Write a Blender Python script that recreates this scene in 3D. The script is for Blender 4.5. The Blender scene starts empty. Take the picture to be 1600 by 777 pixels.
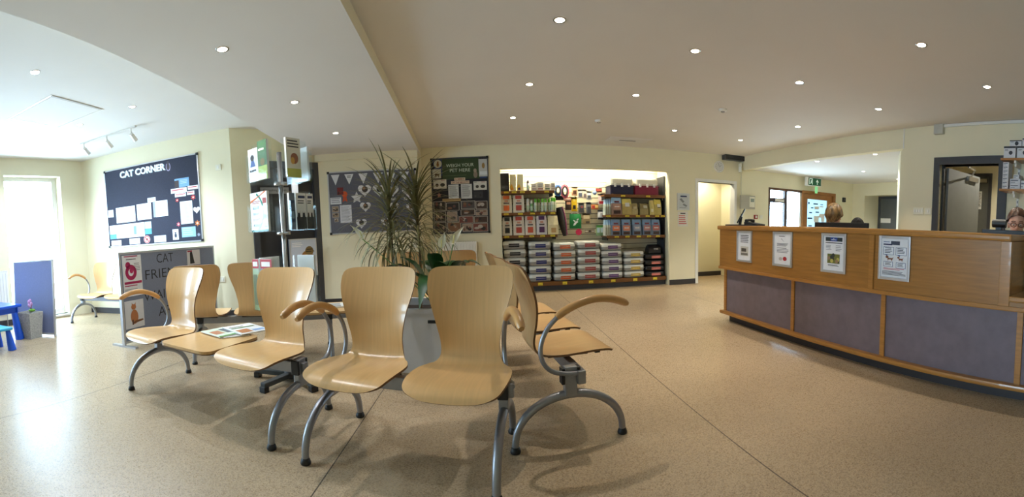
import bpy, bmesh, math, random
from mathutils import Matrix, Vector
random.seed(7)
SC = bpy.context.scene
COL = SC.collection
PI = math.pi
def R(a): return math.radians(a)

# ------------------------------------------------------------------ materials
def lin(c):
    return tuple(((v/255)/12.92 if v/255 <= .04045 else ((v/255+.055)/1.055)**2.4) for v in c)
MATS = {}
def mat(name, rgb, rough=.55, metal=0., var=.05, scale=9., coat=0., bump=0., emit=None, estr=0., alpha=1., trans=0., stretch=None, spec=.5):
    if name in MATS: return MATS[name]
    m = bpy.data.materials.new(name); m.use_nodes = True
    nt = m.node_tree; N = nt.nodes; L = nt.links
    b = N['Principled BSDF']
    c = lin(rgb)
    b.inputs['Roughness'].default_value = rough
    b.inputs['Metallic'].default_value = metal
    b.inputs['Coat Weight'].default_value = coat
    b.inputs['Specular IOR Level'].default_value = spec
    b.inputs['Base Color'].default_value = (*c, 1)
    if var > 0 or bump > 0:
        tc = N.new('ShaderNodeTexCoord'); no = N.new('ShaderNodeTexNoise')
        no.inputs['Scale'].default_value = scale; no.inputs['Detail'].default_value = 3
        if stretch:
            mp = N.new('ShaderNodeMapping'); mp.inputs['Scale'].default_value = stretch
            L.new(tc.outputs['Object'], mp.inputs['Vector']); L.new(mp.outputs['Vector'], no.inputs['Vector'])
        else: L.new(tc.outputs['Object'], no.inputs['Vector'])
        if var > 0:
            r = N.new('ShaderNodeValToRGB')
            r.color_ramp.elements[0].position = .3; r.color_ramp.elements[1].position = .7
            r.color_ramp.elements[0].color = (*[v*(1-var) for v in c], 1)
            r.color_ramp.elements[1].color = (*[min(1, v*(1+var)) for v in c], 1)
            L.new(no.outputs['Fac'], r.inputs['Fac']); L.new(r.outputs['Color'], b.inputs['Base Color'])
        if bump > 0:
            bp = N.new('ShaderNodeBump'); bp.inputs['Strength'].default_value = bump; bp.inputs['Distance'].default_value = .01
            L.new(no.outputs['Fac'], bp.inputs['Height']); L.new(bp.outputs['Normal'], b.inputs['Normal'])
    if emit:
        b.inputs['Emission Color'].default_value = (*lin(emit), 1); b.inputs['Emission Strength'].default_value = estr
    if alpha < 1: b.inputs['Alpha'].default_value = alpha
    if trans: b.inputs['Transmission Weight'].default_value = trans
    MATS[name] = m
    return m
def pm(rgb, rough=.6):
    return mat('paper_%02x%02x%02x' % tuple(rgb), rgb, rough, var=.03, scale=20)

WALL = mat('cream_paint', (237, 229, 199), .75, var=.015, scale=3)
CEIL = mat('white_ceiling_paint', (232, 228, 222), .85, var=.012, scale=2)
SKIRT = mat('dark_vinyl_skirting', (52, 48, 50), .5)
WHITEP = mat('white_gloss_paint', (240, 238, 232), .4, var=.02)
BEECH = mat('beech_veneer', (212, 171, 116), .30, var=.055, scale=5, stretch=(14, .7, .7), coat=.25)
PLYEDGE = mat('ply_edge', (120, 84, 50), .6, var=.15, scale=40)
BEECHDARK = mat('beech_solid', (198, 150, 92), .3, var=.12, scale=8, coat=.3)
SILVER = mat('silver_powder_coat', (150, 152, 158), .35, .75, var=.04, scale=30)
STEEL = mat('brushed_steel', (190, 190, 190), .25, .95, var=.05, scale=30)
ALU = mat('anodised_aluminium', (205, 206, 210), .35, .7, var=.03)
BLACK = mat('black_plastic', (24, 24, 26), .45, var=.1)
DGREY = mat('dark_grey_paint', (62, 64, 70), .45, var=.06)
MGREY = mat('mid_grey_paint', (104, 106, 104), .5, var=.04)
OAK = mat('oak_veneer', (158, 108, 46), .38, var=.16, scale=3.5, stretch=(1.0, 1.2, 14), coat=.2)
OAKT = mat('oak_lipping', (172, 118, 54), .32, var=.14, scale=6, stretch=(1, 1, 10), coat=.3)
LAVEN = mat('mauve_laminate', (116, 104, 112), .55, var=.10, scale=11)
SHELFW = mat('walnut_shelf', (112, 70, 32), .45, var=.16, scale=6, stretch=(2, 12, 12))
BLUE = mat('blue_plastic', (28, 88, 205), .4, var=.03)
LBLUE = mat('turquoise_plastic', (60, 170, 215), .4, var=.03)
CREAMP = mat('cream_plastic', (236, 232, 214), .4, var=.02)
PINB = mat('dark_felt_board', (48, 52, 68), .9, var=.10, scale=60)
PINB2 = mat('charcoal_felt_board', (38, 38, 44), .9, var=.10, scale=60)
PINGREY = mat('grey_felt_board', (98, 100, 112), .9, var=.08, scale=60)
PANELB = mat('blue_grey_felt_panel', (132, 138, 160), .9, var=.05, scale=50)
LEAF = mat('dark_green_leaf', (38, 76, 34), .35, var=.25, scale=12)
LEAF2 = mat('olive_strap_leaf', (122, 118, 76), .45, var=.35, scale=14)
BARK = mat('plant_stem', (112, 92, 62), .8, var=.2, scale=40)
PETAL = mat('white_spathe', (244, 242, 226), .45, var=.03)
LAMP = mat('lamp_glow', (255, 244, 226), .4, var=0, emit=(255, 240, 214), estr=30)
SKIN = mat('skin', (214, 160, 134), .5, var=.06, scale=20)

def acrylic(name='clear_acrylic', tint=(.97,.985,.985,1)):
    m = bpy.data.materials.new(name); m.use_nodes = True
    nt = m.node_tree; N = nt.nodes; L = nt.links; N.clear()
    o = N.new('ShaderNodeOutputMaterial'); t = N.new('ShaderNodeBsdfTransparent'); g = N.new('ShaderNodeBsdfGlossy')
    t.inputs['Color'].default_value = tint; g.inputs['Roughness'].default_value = .08
    f = N.new('ShaderNodeValue'); f.outputs[0].default_value = .035
    mx = N.new('ShaderNodeMixShader'); L.new(f.outputs[0], mx.inputs[0]); L.new(t.outputs[0], mx.inputs[1]); L.new(g.outputs[0], mx.inputs[2])
    L.new(mx.outputs[0], o.inputs['Surface']); return m
ACRYL = acrylic(); GLASS = acrylic('clear_window_glass', (.97,.99,1,1))

def floor_mat():
    m = bpy.data.materials.new('speckled_vinyl_floor'); m.use_nodes = True
    nt = m.node_tree; N = nt.nodes; L = nt.links; b = N['Principled BSDF']
    tc = N.new('ShaderNodeTexCoord')
    n1 = N.new('ShaderNodeTexVoronoi'); n1.inputs['Scale'].default_value = 190
    n2 = N.new('ShaderNodeTexNoise'); n2.inputs['Scale'].default_value = 1.6; n2.inputs['Detail'].default_value = 4
    L.new(tc.outputs['Object'], n1.inputs['Vector']); L.new(tc.outputs['Object'], n2.inputs['Vector'])
    r = N.new('ShaderNodeValToRGB'); e = r.color_ramp.elements
    e[0].position = .0; e[0].color = (*lin((150, 129, 104)), 1); e[1].position = 1.; e[1].color = (*lin((197, 174, 141)), 1)
    k = e.new(.3); k.color = (*lin((177, 154, 124)), 1)
    sc_ = N.new('ShaderNodeSeparateColor'); L.new(n1.outputs['Color'], sc_.inputs[0]); L.new(sc_.outputs[0], r.inputs['Fac'])
    mx = N.new('ShaderNodeMix'); mx.data_type = 'RGBA'; mx.blend_type = 'MULTIPLY'; mx.inputs['Factor'].default_value = 1
    r2 = N.new('ShaderNodeValToRGB'); r2.color_ramp.elements[0].position = .3; r2.color_ramp.elements[0].color = (.86, .86, .86, 1); r2.color_ramp.elements[1].position = .7
    L.new(n2.outputs['Fac'], r2.inputs['Fac'])
    L.new(r.outputs['Color'], mx.inputs[6]); L.new(r2.outputs['Color'], mx.inputs[7])
    # welded seams every two metres
    sx = N.new('ShaderNodeSeparateXYZ'); L.new(tc.outputs['Object'], sx.inputs[0])
    ad = N.new('ShaderNodeMath'); ad.operation = 'ADD'; ad.inputs[1].default_value = 20.8
    L.new(sx.outputs['X'], ad.inputs[0])
    md = N.new('ShaderNodeMath'); md.operation = 'MODULO'; md.inputs[1].default_value = 2.0; L.new(ad.outputs[0], md.inputs[0])
    lt = N.new('ShaderNodeMath'); lt.operation = 'LESS_THAN'; lt.inputs[1].default_value = .007; L.new(md.outputs[0], lt.inputs[0])
    mx2 = N.new('ShaderNodeMix'); mx2.data_type = 'RGBA'; L.new(lt.outputs[0], mx2.inputs['Factor'])
    L.new(mx.outputs[2], mx2.inputs[6]); mx2.inputs[7].default_value = (*lin((84, 70, 56)), 1)
    L.new(mx2.outputs[2], b.inputs['Base Color'])
    rr = N.new('ShaderNodeMapRange'); rr.inputs['To Min'].default_value = .26; rr.inputs['To Max'].default_value = .40
    L.new(sc_.outputs[1], rr.inputs['Value']); L.new(rr.outputs[0], b.inputs['Roughness'])
    return m
FLOOR = floor_mat()

def slat_mat():
    m = bpy.data.materials.new('slatwall_board'); m.use_nodes = True
    nt = m.node_tree; N = nt.nodes; L = nt.links; b = N['Principled BSDF']; b.inputs['Roughness'].default_value = .5
    tc = N.new('ShaderNodeTexCoord'); sx = N.new('ShaderNodeSeparateXYZ'); L.new(tc.outputs['Object'], sx.inputs[0])
    md = N.new('ShaderNodeMath'); md.operation = 'MODULO'; md.inputs[1].default_value = .1; L.new(sx.outputs['Z'], md.inputs[0])
    lt = N.new('ShaderNodeMath'); lt.operation = 'LESS_THAN'; lt.inputs[1].default_value = .011; L.new(md.outputs[0], lt.inputs[0])
    mx = N.new('ShaderNodeMix'); mx.data_type = 'RGBA'; L.new(lt.outputs[0], mx.inputs['Factor'])
    mx.inputs[6].default_value = (*lin((226, 218, 190)), 1); mx.inputs[7].default_value = (*lin((92, 86, 70)), 1)
    L.new(mx.outputs[2], b.inputs['Base Color']); return m
SLAT = slat_mat()

# ------------------------------------------------------------------ mesh builder
TXT = {}
def text_mesh(s, bold=0.):
    k = (s, bold)
    if k not in TXT:
        cu = bpy.data.curves.new('lettering_source', 'FONT'); cu.body = s; cu.size = 1; cu.offset = bold; cu.resolution_u = 3
        o = bpy.data.objects.new('lettering_source', cu); COL.objects.link(o)
        dg = bpy.context.evaluated_depsgraph_get(); dg.update()
        me = bpy.data.meshes.new_from_object(o.evaluated_get(dg))
        vs = [v.co.copy() for v in me.vertices]; fs = [tuple(p.vertices) for p in me.polygons]
        bpy.data.objects.remove(o); bpy.data.curves.remove(cu); bpy.data.meshes.remove(me)
        x0 = min(v.x for v in vs); x1 = max(v.x for v in vs); y0 = min(v.y for v in vs); y1 = max(v.y for v in vs)
        TXT[k] = ([((v.x-x0), (v.y-y0)) for v in vs], fs, x1-x0, y1-y0)
    return TXT[k]

class MB:
    def __init__(s): s.v = []; s.f = []; s.m = []; s.sm = []; s.mats = []; s.T = None
    def mi(s, m):
        if m not in s.mats: s.mats.append(m)
        return s.mats.index(m)
    def add(s, vs, fs, m, smooth=False):
        b = len(s.v); k = s.mi(m)
        s.v += [tuple(s.T @ Vector(v)) if s.T else tuple(v) for v in vs]
        for f in fs: s.f.append(tuple(b+i for i in f)); s.m.append(k); s.sm.append(smooth)
        return s
    def box(s, x0, y0, z0, x1, y1, z1, m, bev=0.):
        if bev > 0:
            bm = bmesh.new(); bmesh.ops.create_cube(bm, size=1)
            for v in bm.verts: v.co = Vector(((x0+x1)/2+v.co.x*(x1-x0), (y0+y1)/2+v.co.y*(y1-y0), (z0+z1)/2+v.co.z*(z1-z0)))
            bmesh.ops.bevel(bm, geom=bm.edges[:], offset=bev, segments=2, profile=.6, affect='EDGES')
            bm.verts.index_update()
            s.add([v.co.copy() for v in bm.verts], [tuple(v.index for v in f.verts) for f in bm.faces], m, False); bm.free()
            return s
        p = [(x0,y0,z0),(x1,y0,z0),(x1,y1,z0),(x0,y1,z0),(x0,y0,z1),(x1,y0,z1),(x1,y1,z1),(x0,y1,z1)]
        return s.add(p, [(0,3,2,1),(4,5,6,7),(0,1,5,4),(1,2,6,5),(2,3,7,6),(3,0,4,7)], m)
    def prism(s, poly, z0, z1, m):            # poly in xy, counter-clockwise
        n = len(poly)
        vs = [(x,y,z0) for x,y in poly]+[(x,y,z1) for x,y in poly]
        fs = [tuple(range(n-1,-1,-1)), tuple(range(n,2*n))]+[(i,(i+1)%n,n+(i+1)%n,n+i) for i in range(n)]
        return s.add(vs, fs, m)
    def prismy(s, poly, y0, y1, m, smooth=False):   # poly in xz seen from -y
        n = len(poly)
        vs = [(x,y0,z) for x,z in poly]+[(x,y1,z) for x,z in poly]
        fs = [tuple(range(n)), tuple(range(2*n-1,n-1,-1))]
        s.add(vs, fs, m)
        return s.add(vs, [(i,n+i,n+(i+1)%n,(i+1)%n) for i in range(n)], m, smooth)
    def tube(s, pts, r, m, seg=10, caps=True, flat=1.):
        pts = [Vector(p) for p in pts]; n = len(pts); rs = r if isinstance(r, (list, tuple)) else [r]*n
        vs = []; up = None
        for i, p in enumerate(pts):
            d = (pts[min(i+1,n-1)]-pts[max(i-1,0)]).normalized()
            if up is None: up = Vector((0,0,1)) if abs(d.z) < .9 else Vector((1,0,0))
            a = d.cross(up)
            if a.length < 1e-4: a = d.orthogonal()
            a.normalize(); b = a.cross(d).normalized(); up = b
            for k in range(seg):
                t = 2*PI*k/seg; vs.append(p+a*(math.cos(t)*rs[i])+b*(math.sin(t)*rs[i]*flat))
        fs = [(i*seg+k, i*seg+(k+1)%seg, (i+1)*seg+(k+1)%seg, (i+1)*seg+k) for i in range(n-1) for k in range(seg)]
        s.add(vs, fs, m, True)
        if caps: s.add(vs[:seg], [tuple(range(seg))], m); s.add(vs[-seg:], [tuple(range(seg-1,-1,-1))], m)
        return s
    def lathe(s, prof, m, seg=20, c=(0,0,0), smooth=True):
        vs = [(c[0]+r*math.cos(2*PI*k/seg), c[1]+r*math.sin(2*PI*k/seg), c[2]+z) for r,z in prof for k in range(seg)]
        fs = [(i*seg+k, i*seg+(k+1)%seg, (i+1)*seg+(k+1)%seg, (i+1)*seg+k) for i in range(len(prof)-1) for k in range(seg)]
        return s.add(vs, fs, m, smooth)
    def disc(s, c, r, m, n=(0,-1,0), seg=18, rz=None):
        n = Vector(n).normalized(); a = n.orthogonal().normalized(); b = n.cross(a)
        return s.add([Vector(c)+a*(math.cos(2*PI*k/seg)*r)+b*(math.sin(2*PI*k/seg)*(rz or r)) for k in range(seg)], [tuple(range(seg))], m)
    def ball(s, c, r, m, seg=14, rings=9):
        rx, ry, rz = r if isinstance(r, (list, tuple)) else (r, r, r)
        vs = [(c[0]+rx*math.sin(PI*i/rings)*math.cos(2*PI*k/seg), c[1]+ry*math.sin(PI*i/rings)*math.sin(2*PI*k/seg), c[2]-rz*math.cos(PI*i/rings)) for i in range(rings+1) for k in range(seg)]
        fs = [(i*seg+k, i*seg+(k+1)%seg, (i+1)*seg+(k+1)%seg, (i+1)*seg+k) for i in range(rings) for k in range(seg)]
        return s.add(vs, fs, m, True)
    def grid(s, fn, nu, nv, m, smooth=True, flip=False):
        vs = [fn(i/nu, j/nv) for i in range(nu+1) for j in range(nv+1)]
        w = nv+1
        fs = [(i*w+j, (i+1)*w+j, (i+1)*w+j+1, i*w+j+1) for i in range(nu) for j in range(nv)]
        if flip: fs = [f[::-1] for f in fs]
        return s.add(vs, fs, m, smooth)
    # flat print work in the local XZ plane, facing -Y; each layer a little further out
    def rect(s, x0, z0, x1, z1, m, d=0.):
        return s.add([(x0,-d,z0),(x1,-d,z0),(x1,-d,z1),(x0,-d,z1)], [(0,1,2,3)], m)
    def poly(s, pts, m, d=0.):
        return s.add([(x,-d,z) for x,z in pts], [tuple(range(len(pts)))], m)
    def circ(s, cx, cz, r, m, d=0., rz=None, seg=20):
        return s.poly([(cx+r*math.cos(2*PI*k/seg), cz+(rz or r)*math.sin(2*PI*k/seg)) for k in range(seg)], m, d)
    def ring(s, cx, cz, r0, r1, m, d=0., a0=0., a1=360., seg=20):
        vs = []
        for k in range(seg+1):
            t = R(a0+(a1-a0)*k/seg)
            vs += [(cx+r0*math.cos(t), -d, cz+r0*math.sin(t)), (cx+r1*math.cos(t), -d, cz+r1*math.sin(t))]
        return s.add(vs, [(2*k, 2*k+1, 2*k+3, 2*k+2) for k in range(seg)], m)
    def text(s, t, cx, cz, h, m, d=0., w=None, bold=0., align='c'):     # cz = middle height
        vs, fs, W, H = text_mesh(t, bold); sz = h/H; sx = sz if w is None else w/W
        if w is not None and sx > sz*3: sx = sz*3
        x0 = cx-W*sx/2 if align == 'c' else cx
        return s.add([(x0+x*sx, -d, cz-h/2+y*sz) for x, y in vs], fs, m)
    def lines(s, x0, z0, x1, z1, n, m, d=0., fill=.45, jag=.25):
        st = (z1-z0)/n
        for i in range(n):
            e = x1-(x1-x0)*jag*random.random()
            s.rect(x0, z1-st*i-st*fill, e, z1-st*i, m, d)
        return s
    def mesh(s, name):
        me = bpy.data.meshes.new(name); me.from_pydata(s.v, [], s.f)
        for m in s.mats: me.materials.append(m)
        me.polygons.foreach_set('material_index', s.m); me.polygons.foreach_set('use_smooth', s.sm); me.update()
        return me
    def build(s, name, parent=None, loc=(0,0,0), rot=0.):
        return link(name, s.mesh(name), parent, loc, rot)
def link(name, me, parent=None, loc=(0,0,0), rot=0.):
    o = bpy.data.objects.new(name, me); COL.objects.link(o)
    o.location = loc; o.rotation_euler = (0, 0, rot) if not isinstance(rot, (tuple, list)) else rot
    if parent: o.parent = parent
    return o
def tag(o, label, cat, group=None):
    o['label'] = label; o['category'] = cat
    if group: o['group'] = group
    return o
def thing(name, label, cat, loc=(0,0,0), rot=0., group=None):
    o = bpy.data.objects.new(name, None); COL.objects.link(o); o.location = loc; o.empty_display_size = .1
    o.rotation_euler = (0, 0, rot) if not isinstance(rot, (tuple, list)) else rot
    return tag(o, label, cat, group)
def struct(o): o['kind'] = 'structure'; return o
def copy_tree(o, parent=None):
    c = o.copy(); COL.objects.link(c)
    if parent: c.parent = parent
    for ch in list(o.children): copy_tree(ch, c)
    return c
class Wall:                                   # a straight stretch of wall: u along it (to the right as seen), z up
    def __init__(s, a, b): s.a = Vector((*a, 0)); s.d = (Vector((*b, 0))-s.a).normalized(); s.rot = math.atan2(s.d.y, s.d.x); s.n = Vector((s.d.y, -s.d.x, 0)); s.L = (Vector((*b, 0))-s.a).length
    def p(s, u, z, off=0.): q = s.a+s.d*u+s.n*off; return (q.x, q.y, z)

# ------------------------------------------------------------------ camera: a swept phone panorama = a central cylindrical projection
CAMH = 1.15
F, PITCH, ROLL, Y0, PSI = 650., .0682562, .0277840, 401.255, -.0567093
cam = bpy.data.cameras.new('camera'); cam.type = 'PANO'; cam.panorama_type = 'CENTRAL_CYLINDRICAL'
cam.central_cylindrical_range_u_min = -800/F; cam.central_cylindrical_range_u_max = 800/F
cam.central_cylindrical_range_v_min = (Y0-777)/F; cam.central_cylindrical_range_v_max = Y0/F
cam.central_cylindrical_radius = 1.0
cam.clip_start = .02
co = bpy.data.objects.new('camera', cam); COL.objects.link(co); SC.camera = co
c, s_ = math.cos(ROLL), math.sin(ROLL); Mr = Matrix(((c,0,s_),(0,1,0),(-s_,0,c)))
c, s_ = math.cos(PITCH), math.sin(PITCH); Mp = Matrix(((1,0,0),(0,c,s_),(0,-s_,c)))
c, s_ = math.cos(PSI), math.sin(PSI); My = Matrix(((c,-s_,0),(s_,c,0),(0,0,1)))
Mw = My @ Mp @ Mr
rt, fw, up = Mw @ Vector((1,0,0)), Mw @ Vector((0,1,0)), Mw @ Vector((0,0,1))
rm = Matrix((rt, up, -fw)).transposed().to_4x4(); rm.translation = (0, 0, CAMH)
co.matrix_world = rm
WORLD, EXPO = 48.0, -0.78
# ------------------------------------------------------------------ the setting
ZM, ZS, ZL, ZX = 2.60, 2.48, 2.85, 2.35       # ceilings: main, dropped band, cat corner, far office
CATW = Wall((-6.45,4.5), (-3.58,5.18)); DOORW = Wall((-3.58,5.18), (-2.72,6.35)); NOTW = Wall((-2.72,6.35), (-1.12,6.85))
WINW = Wall((-6.45,-2.5), (-6.45,4.5)); BACKW = Wall((-1.12,7.3), (5.05,7.3)); DESKW = Wall((2.68,4.3), (2.68,.3)); RIGHTW = Wall((5.05,3.33), (5.05,-2.5))
def sl(y): return -1.87-.165*y                 # left edge of the dropped ceiling band
def sr(y): return -.62-.068*y                  # right edge
YB = -2.6
struct(MB().prism([(-7.3,-2.8),(9.8,-2.8),(9.8,8.4),(-7.3,8.4)], -.12, 0, FLOOR).build('floor'))
struct(MB().prism([(sr(YB)-.1,YB),(5.2,YB),(5.2,7.45),(sr(7.45)-.1,7.45)], ZM, ZM+.1, CEIL).build('ceiling_main'))
bm = MB().prism([(sl(YB),YB),(sr(YB),YB),(sr(7.3),7.3),(sl(7.3),7.3)], ZS+.002, 3.0, WALL)
bm.prism([(sl(YB),YB),(sr(YB),YB),(sr(7.3),7.3),(sl(7.3),7.3)], ZS, ZS+.002, CEIL)
struct(bm.build('ceiling_dropped_band'))
struct(MB().prism([(-7.0,YB),(sl(YB)+.05,YB),(sl(7)+.05,7),(-7.0,7)], ZL, ZL+.1, CEIL).build('ceiling_cat_corner'))
struct(MB().prism([(5.15,3.38),(5.7,3.76),(9.7,3.76),(9.7,7.6),(5.15,7.6)], ZX, ZX+.1, CEIL).build('ceiling_office'))
struct(MB().prism([(5.15,.2),(7.6,.2),(7.6,3.74),(5.7,3.74),(5.15,3.36)], 2.5, 2.6, CEIL).build('ceiling_treatment_passage'))
struct(MB().prism([(3.3,7.42),(5.3,7.42),(5.3,8.5),(3.3,8.5)], 2.4, 2.5, CEIL).build('ceiling_corridor'))
def wallseg(name, W, z0, z1, t=.12, holes=(), ext0=0., ext1=0., m=WALL):
    """a wall along W with rectangular holes (u0,z0,u1,z1); built behind the visible face"""
    b = MB(); us = sorted({-ext0, W.L+ext1, *[h[0] for h in holes], *[h[2] for h in holes]})
    for i in range(len(us)-1):
        u0, u1 = us[i], us[i+1]; zs = [(z0, z1)]
        for h in holes:
            if h[0] <= u0+1e-6 and h[2] >= u1-1e-6:
                zs = [q for a, c_ in zs for q in ((a, min(c_, h[1])), (max(a, h[3]), c_)) if q[1]-q[0] > 1e-4]
        for a, c_ in zs: b.box(u0, 0, a, u1, t, c_, m)
    return struct(b.build(name, None, (W.a.x, W.a.y, 0), W.rot))
NX0, NX1, NZ = .25, 3.40, 2.19                # the shop niche
DX0, DX1, DZ = 4.03, 4.89, 2.03               # corridor opening
bu = lambda x: x+1.12
wallseg('wall_back', BACKW, 0, ZM+.05, .14, [(bu(NX0),0,bu(NX1),NZ), (bu(DX0),0,bu(DX1),DZ)], .0, .0)
wallseg('wall_noticeboard', NOTW, 0, ZS+.05, .1, ext1=.0)
struct(MB().prism([(-1.12,6.84),(-1.12,7.44),(-1.24,7.44),(-1.24,6.84)][::-1], 0, ZS+.05, WALL).build('wall_return'))
bm = MB().box(0, -.05, 2.37, NOTW.L, .0, ZS, WALL); struct(bm.build('trim_bulkhead', None, NOTW.p(0,0), NOTW.rot))
wallseg('wall_consulting', DOORW, 0, ZL+.05, .1, [(.29,0,1.49,2.36)], ext1=.05)
wallseg('wall_cat', CATW, 0, ZL+.05, .12, ext0=.3)
wallseg('wall_window', WINW, 0, ZL+.05, .30, [(5.38,.06,6.50,2.55), (3.0,.06,4.1,2.55)])
struct(MB().box(-6.8,-2.7,0,5.2,-2.55,3.0,WALL).build('wall_front'))
RB = lambda y: 3.33-y
wallseg('wall_right', RIGHTW, 0, ZM+.05, .14, [(RB(2.70),0,RB(1.85),2.06)])
struct(MB().box(5.05,3.33,2.32,5.19,7.3,ZM+.05,WALL).build('wall_beam'))
# far office and the passage behind the right-hand door
struct(MB().box(5.05,7.25,0,5.77,7.4,ZX+.05,WALL).box(7.95,7.25,0,8.75,7.4,ZX+.05,WALL).box(5.77,7.25,2.02,7.95,7.4,ZX+.05,WALL).build('wall_exit'))
struct(MB().box(8.65,6.84,0,8.77,7.4,ZX+.05,WALL).box(8.65,3.8,0,8.77,5.62,ZX+.05,WALL).box(8.65,5.62,2.03,8.77,6.84,ZX+.05,WALL)
       .box(9.25,5.5,0,9.35,6.95,ZX+.05,WALL).box(8.77,6.84,0,9.25,6.94,ZX,WALL).box(8.77,5.52,0,9.25,5.62,ZX,WALL).box(8.77,5.62,2.1,9.25,6.84,2.14,CEIL).build('wall_far_office'))
struct(MB().prism([(5.19,3.33),(5.72,3.69),(8.8,3.69),(8.8,3.80),(5.66,3.80),(5.19,3.45)], 0, 2.6, WALL).build('wall_divider'))
struct(MB().box(7.4,.2,0,7.5,3.69,2.6,WALL).box(5.19,.2,0,7.5,.3,2.6,WALL).build('wall_passage'))
struct(MB().box(3.42,7.44,0,3.52,8.4,2.45,WALL).box(3.42,8.3,0,5.3,8.4,2.45,WALL).box(5.2,7.4,0,5.3,8.4,2.45,WALL).build('wall_corridor'))
# skirtings
def skirt(name, W, u0, u1, h=.1): return struct(MB().box(u0,-.012,0,u1,.0,h,SKIRT).build(name, None, W.p(0,0), W.rot))
skirt('baseboard_back', BACKW, bu(-1.1), bu(NX0)); skirt('baseboard_pier', BACKW, bu(NX1), bu(DX0)-.06); skirt('baseboard_notice', NOTW, 0, NOTW.L)
skirt('baseboard_cat', CATW, 0, CATW.L); skirt('baseboard_window', WINW, 0, 5.38); skirt('baseboard_consulting', DOORW, 0, .28)
struct(MB().box(3.52,8.285,0,5.2,8.3,.1,SKIRT).build('baseboard_corridor'))
# niche shell
bm = MB().box(NX0-.1,7.44,0,NX0,7.97,2.5,WALL).box(NX1,7.44,0,NX1+.1,7.97,2.5,WALL).box(NX0-.1,7.44,2.4,NX1+.1,7.97,2.5,CEIL)
bm.box(NX0,7.87,0,NX1,7.97,2.5,SLAT); struct(bm.build('wall_niche'))
# corridor opening lining
bm = MB()
for x0, x1 in ((DX0-.06,DX0), (DX1,DX1+.06)): bm.box(x0,-.015+7.3,0,x1,7.45,DZ+.06,WHITEP)
bm.box(DX0,7.285,DZ,DX1,7.45,DZ+.06,WHITEP); struct(bm.build('trim_corridor'))

# cat corner window: upper and lower pane in a white frame set back in a deep reveal
def big_window(name, u0, u1):
    y0, y1 = -2.5+u0, -2.5+u1
    root = struct(thing(name, 'tall bright window with white frame in deep reveal', 'window', (-6.66,(y0+y1)/2,.06))); del root['category']; del root['label']
    w = (y1-y0)/2; f = MB(); H = 2.49
    for a, b in ((-w,-w+.06), (w-.06,w)): f.box(-.04,a,0,.04,b,H,WHITEP)
    for z0, z1 in ((0,.07), (1.17,1.27), (H-.07,H)): f.box(-.04,-w+.06,z0,.04,w-.06,z1,WHITEP)
    f.box(-.03,w-.10,1.27,.05,w-.06,H-.07,WHITEP)
    f.build('window_frame', root)
    MB().box(-.006,-w+.06,.07,.006,w-.06,1.17,GLASS).build('lower_pane', root)
    MB().box(-.006,-w+.06,1.27,.006,w-.10,H-.07,GLASS).build('upper_pane', root)
    MB().box(.1,-w,-.03,.24,w,.0,WHITEP).build('window_sill', root)
    return root
big_window('window_1', 5.38, 6.50); big_window('window_added', 3.0, 4.1)  # second window is out of view, added to let more daylight in

# consulting room door
def wood_door():
    r = thing('door_1', '', '', DOORW.p(.29,0), DOORW.rot); del r['label']; del r['category']; struct(r)
    f = MB()
    for u0, u1, z0, z1 in ((0,.10,0,2.36), (1.10,1.20,0,2.36), (.10,1.10,2.25,2.36)): f.box(u0,-.03,z0,u1,.1,z1,DGREY)
    f.build('door_frame', r)
    lf = MB().box(.10,.03,.01,1.10,.07,2.25,mat('charcoal_door', (44,44,48), .5)).build('door_leaf', r)
    MB().box(.72,.022,1.55,.83,.03,2.02,mat('frosted_vision_panel', (240,244,246), .2, emit=(235,242,250), estr=1.2)).box(.72,.022,.98,.86,.03,1.06,WHITEP).build('vision_panel', lf)
    MB().tube([(1.02,.03,1.02),(1.02,-.02,1.02),(.92,-.02,1.02)], .009, STEEL).lathe([(0,0),(.026,0),(.026,.01),(0,.01)], STEEL, 16, (1.02,.02,1.02)).build('door_handle', lf)
    s = MB().box(.17,.018,1.86,.66,.03,1.96,mat('engraved_plate', (150,152,156), .4, .3))
    s.text('Consulting Room', .415, 1.91, .045, mat('sign_black', (20,20,22)), -.0165, w=.40); s.build('name_plate', lf)
    b = MB().rect(.96,.88,1.03,1.02,pm((240,240,240)),-.029).circ(.995,.975,.03,pm((30,70,150)),-.0285).rect(.965,.895,1.025,.925,pm((60,60,70)),-.0285); b.build('fire_door_sign', lf)
    return r
wood_door()

# right-hand doorway: dark frame, grey leaf standing open into the passage
r = thing('door_2', '', '', (5.05,2.70,0), R(-90)); del r['label']; del r['category']; struct(r)
f = MB()
for u0, u1, z0, z1 in ((-.09,.0,0,2.16), (.85,.97,0,2.16), (.0,.85,2.06,2.16)): f.box(u0,-.03,z0,u1,.17,z1,DGREY)
f.box(.0,.05,0,.03,.09,2.06,BLACK); f.build('door_frame', r)
lf = MB().box(0,0,.01,.93,.045,2.04,MGREY).build('door_leaf', r, (.06,.14,0), R(85))
MB().tube([(.84,-.05,1.02),(.72,-.05,1.02)], .01, STEEL).tube([(.84,0,1.02),(.84,-.05,1.02)], .01, STEEL).build('door_handle', lf)
MB().box(.50,-.05,1.93,.80,0,2.0,STEEL).tube([(.6,-.03,2.01),(.35,-.22,2.05),(.1,-.25,2.06)], .012, STEEL, 8).build('door_closer', lf)
r = thing('door_3', '', '', (7.40,3.60,0), R(-90)); del r['label']; del r['category']; struct(r)
f = MB().box(-.06,-.03,0,0,.0,2.30,DGREY).box(.70,-.03,0,.76,.0,2.30,DGREY).box(0,-.03,2.24,.70,.0,2.30,DGREY); f.build('door_frame', r)
lf = MB().box(0,-.02,0,.70,.0,2.24,mat('grey_green_door', (96,98,94), .5)).build('door_leaf', r)
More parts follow.
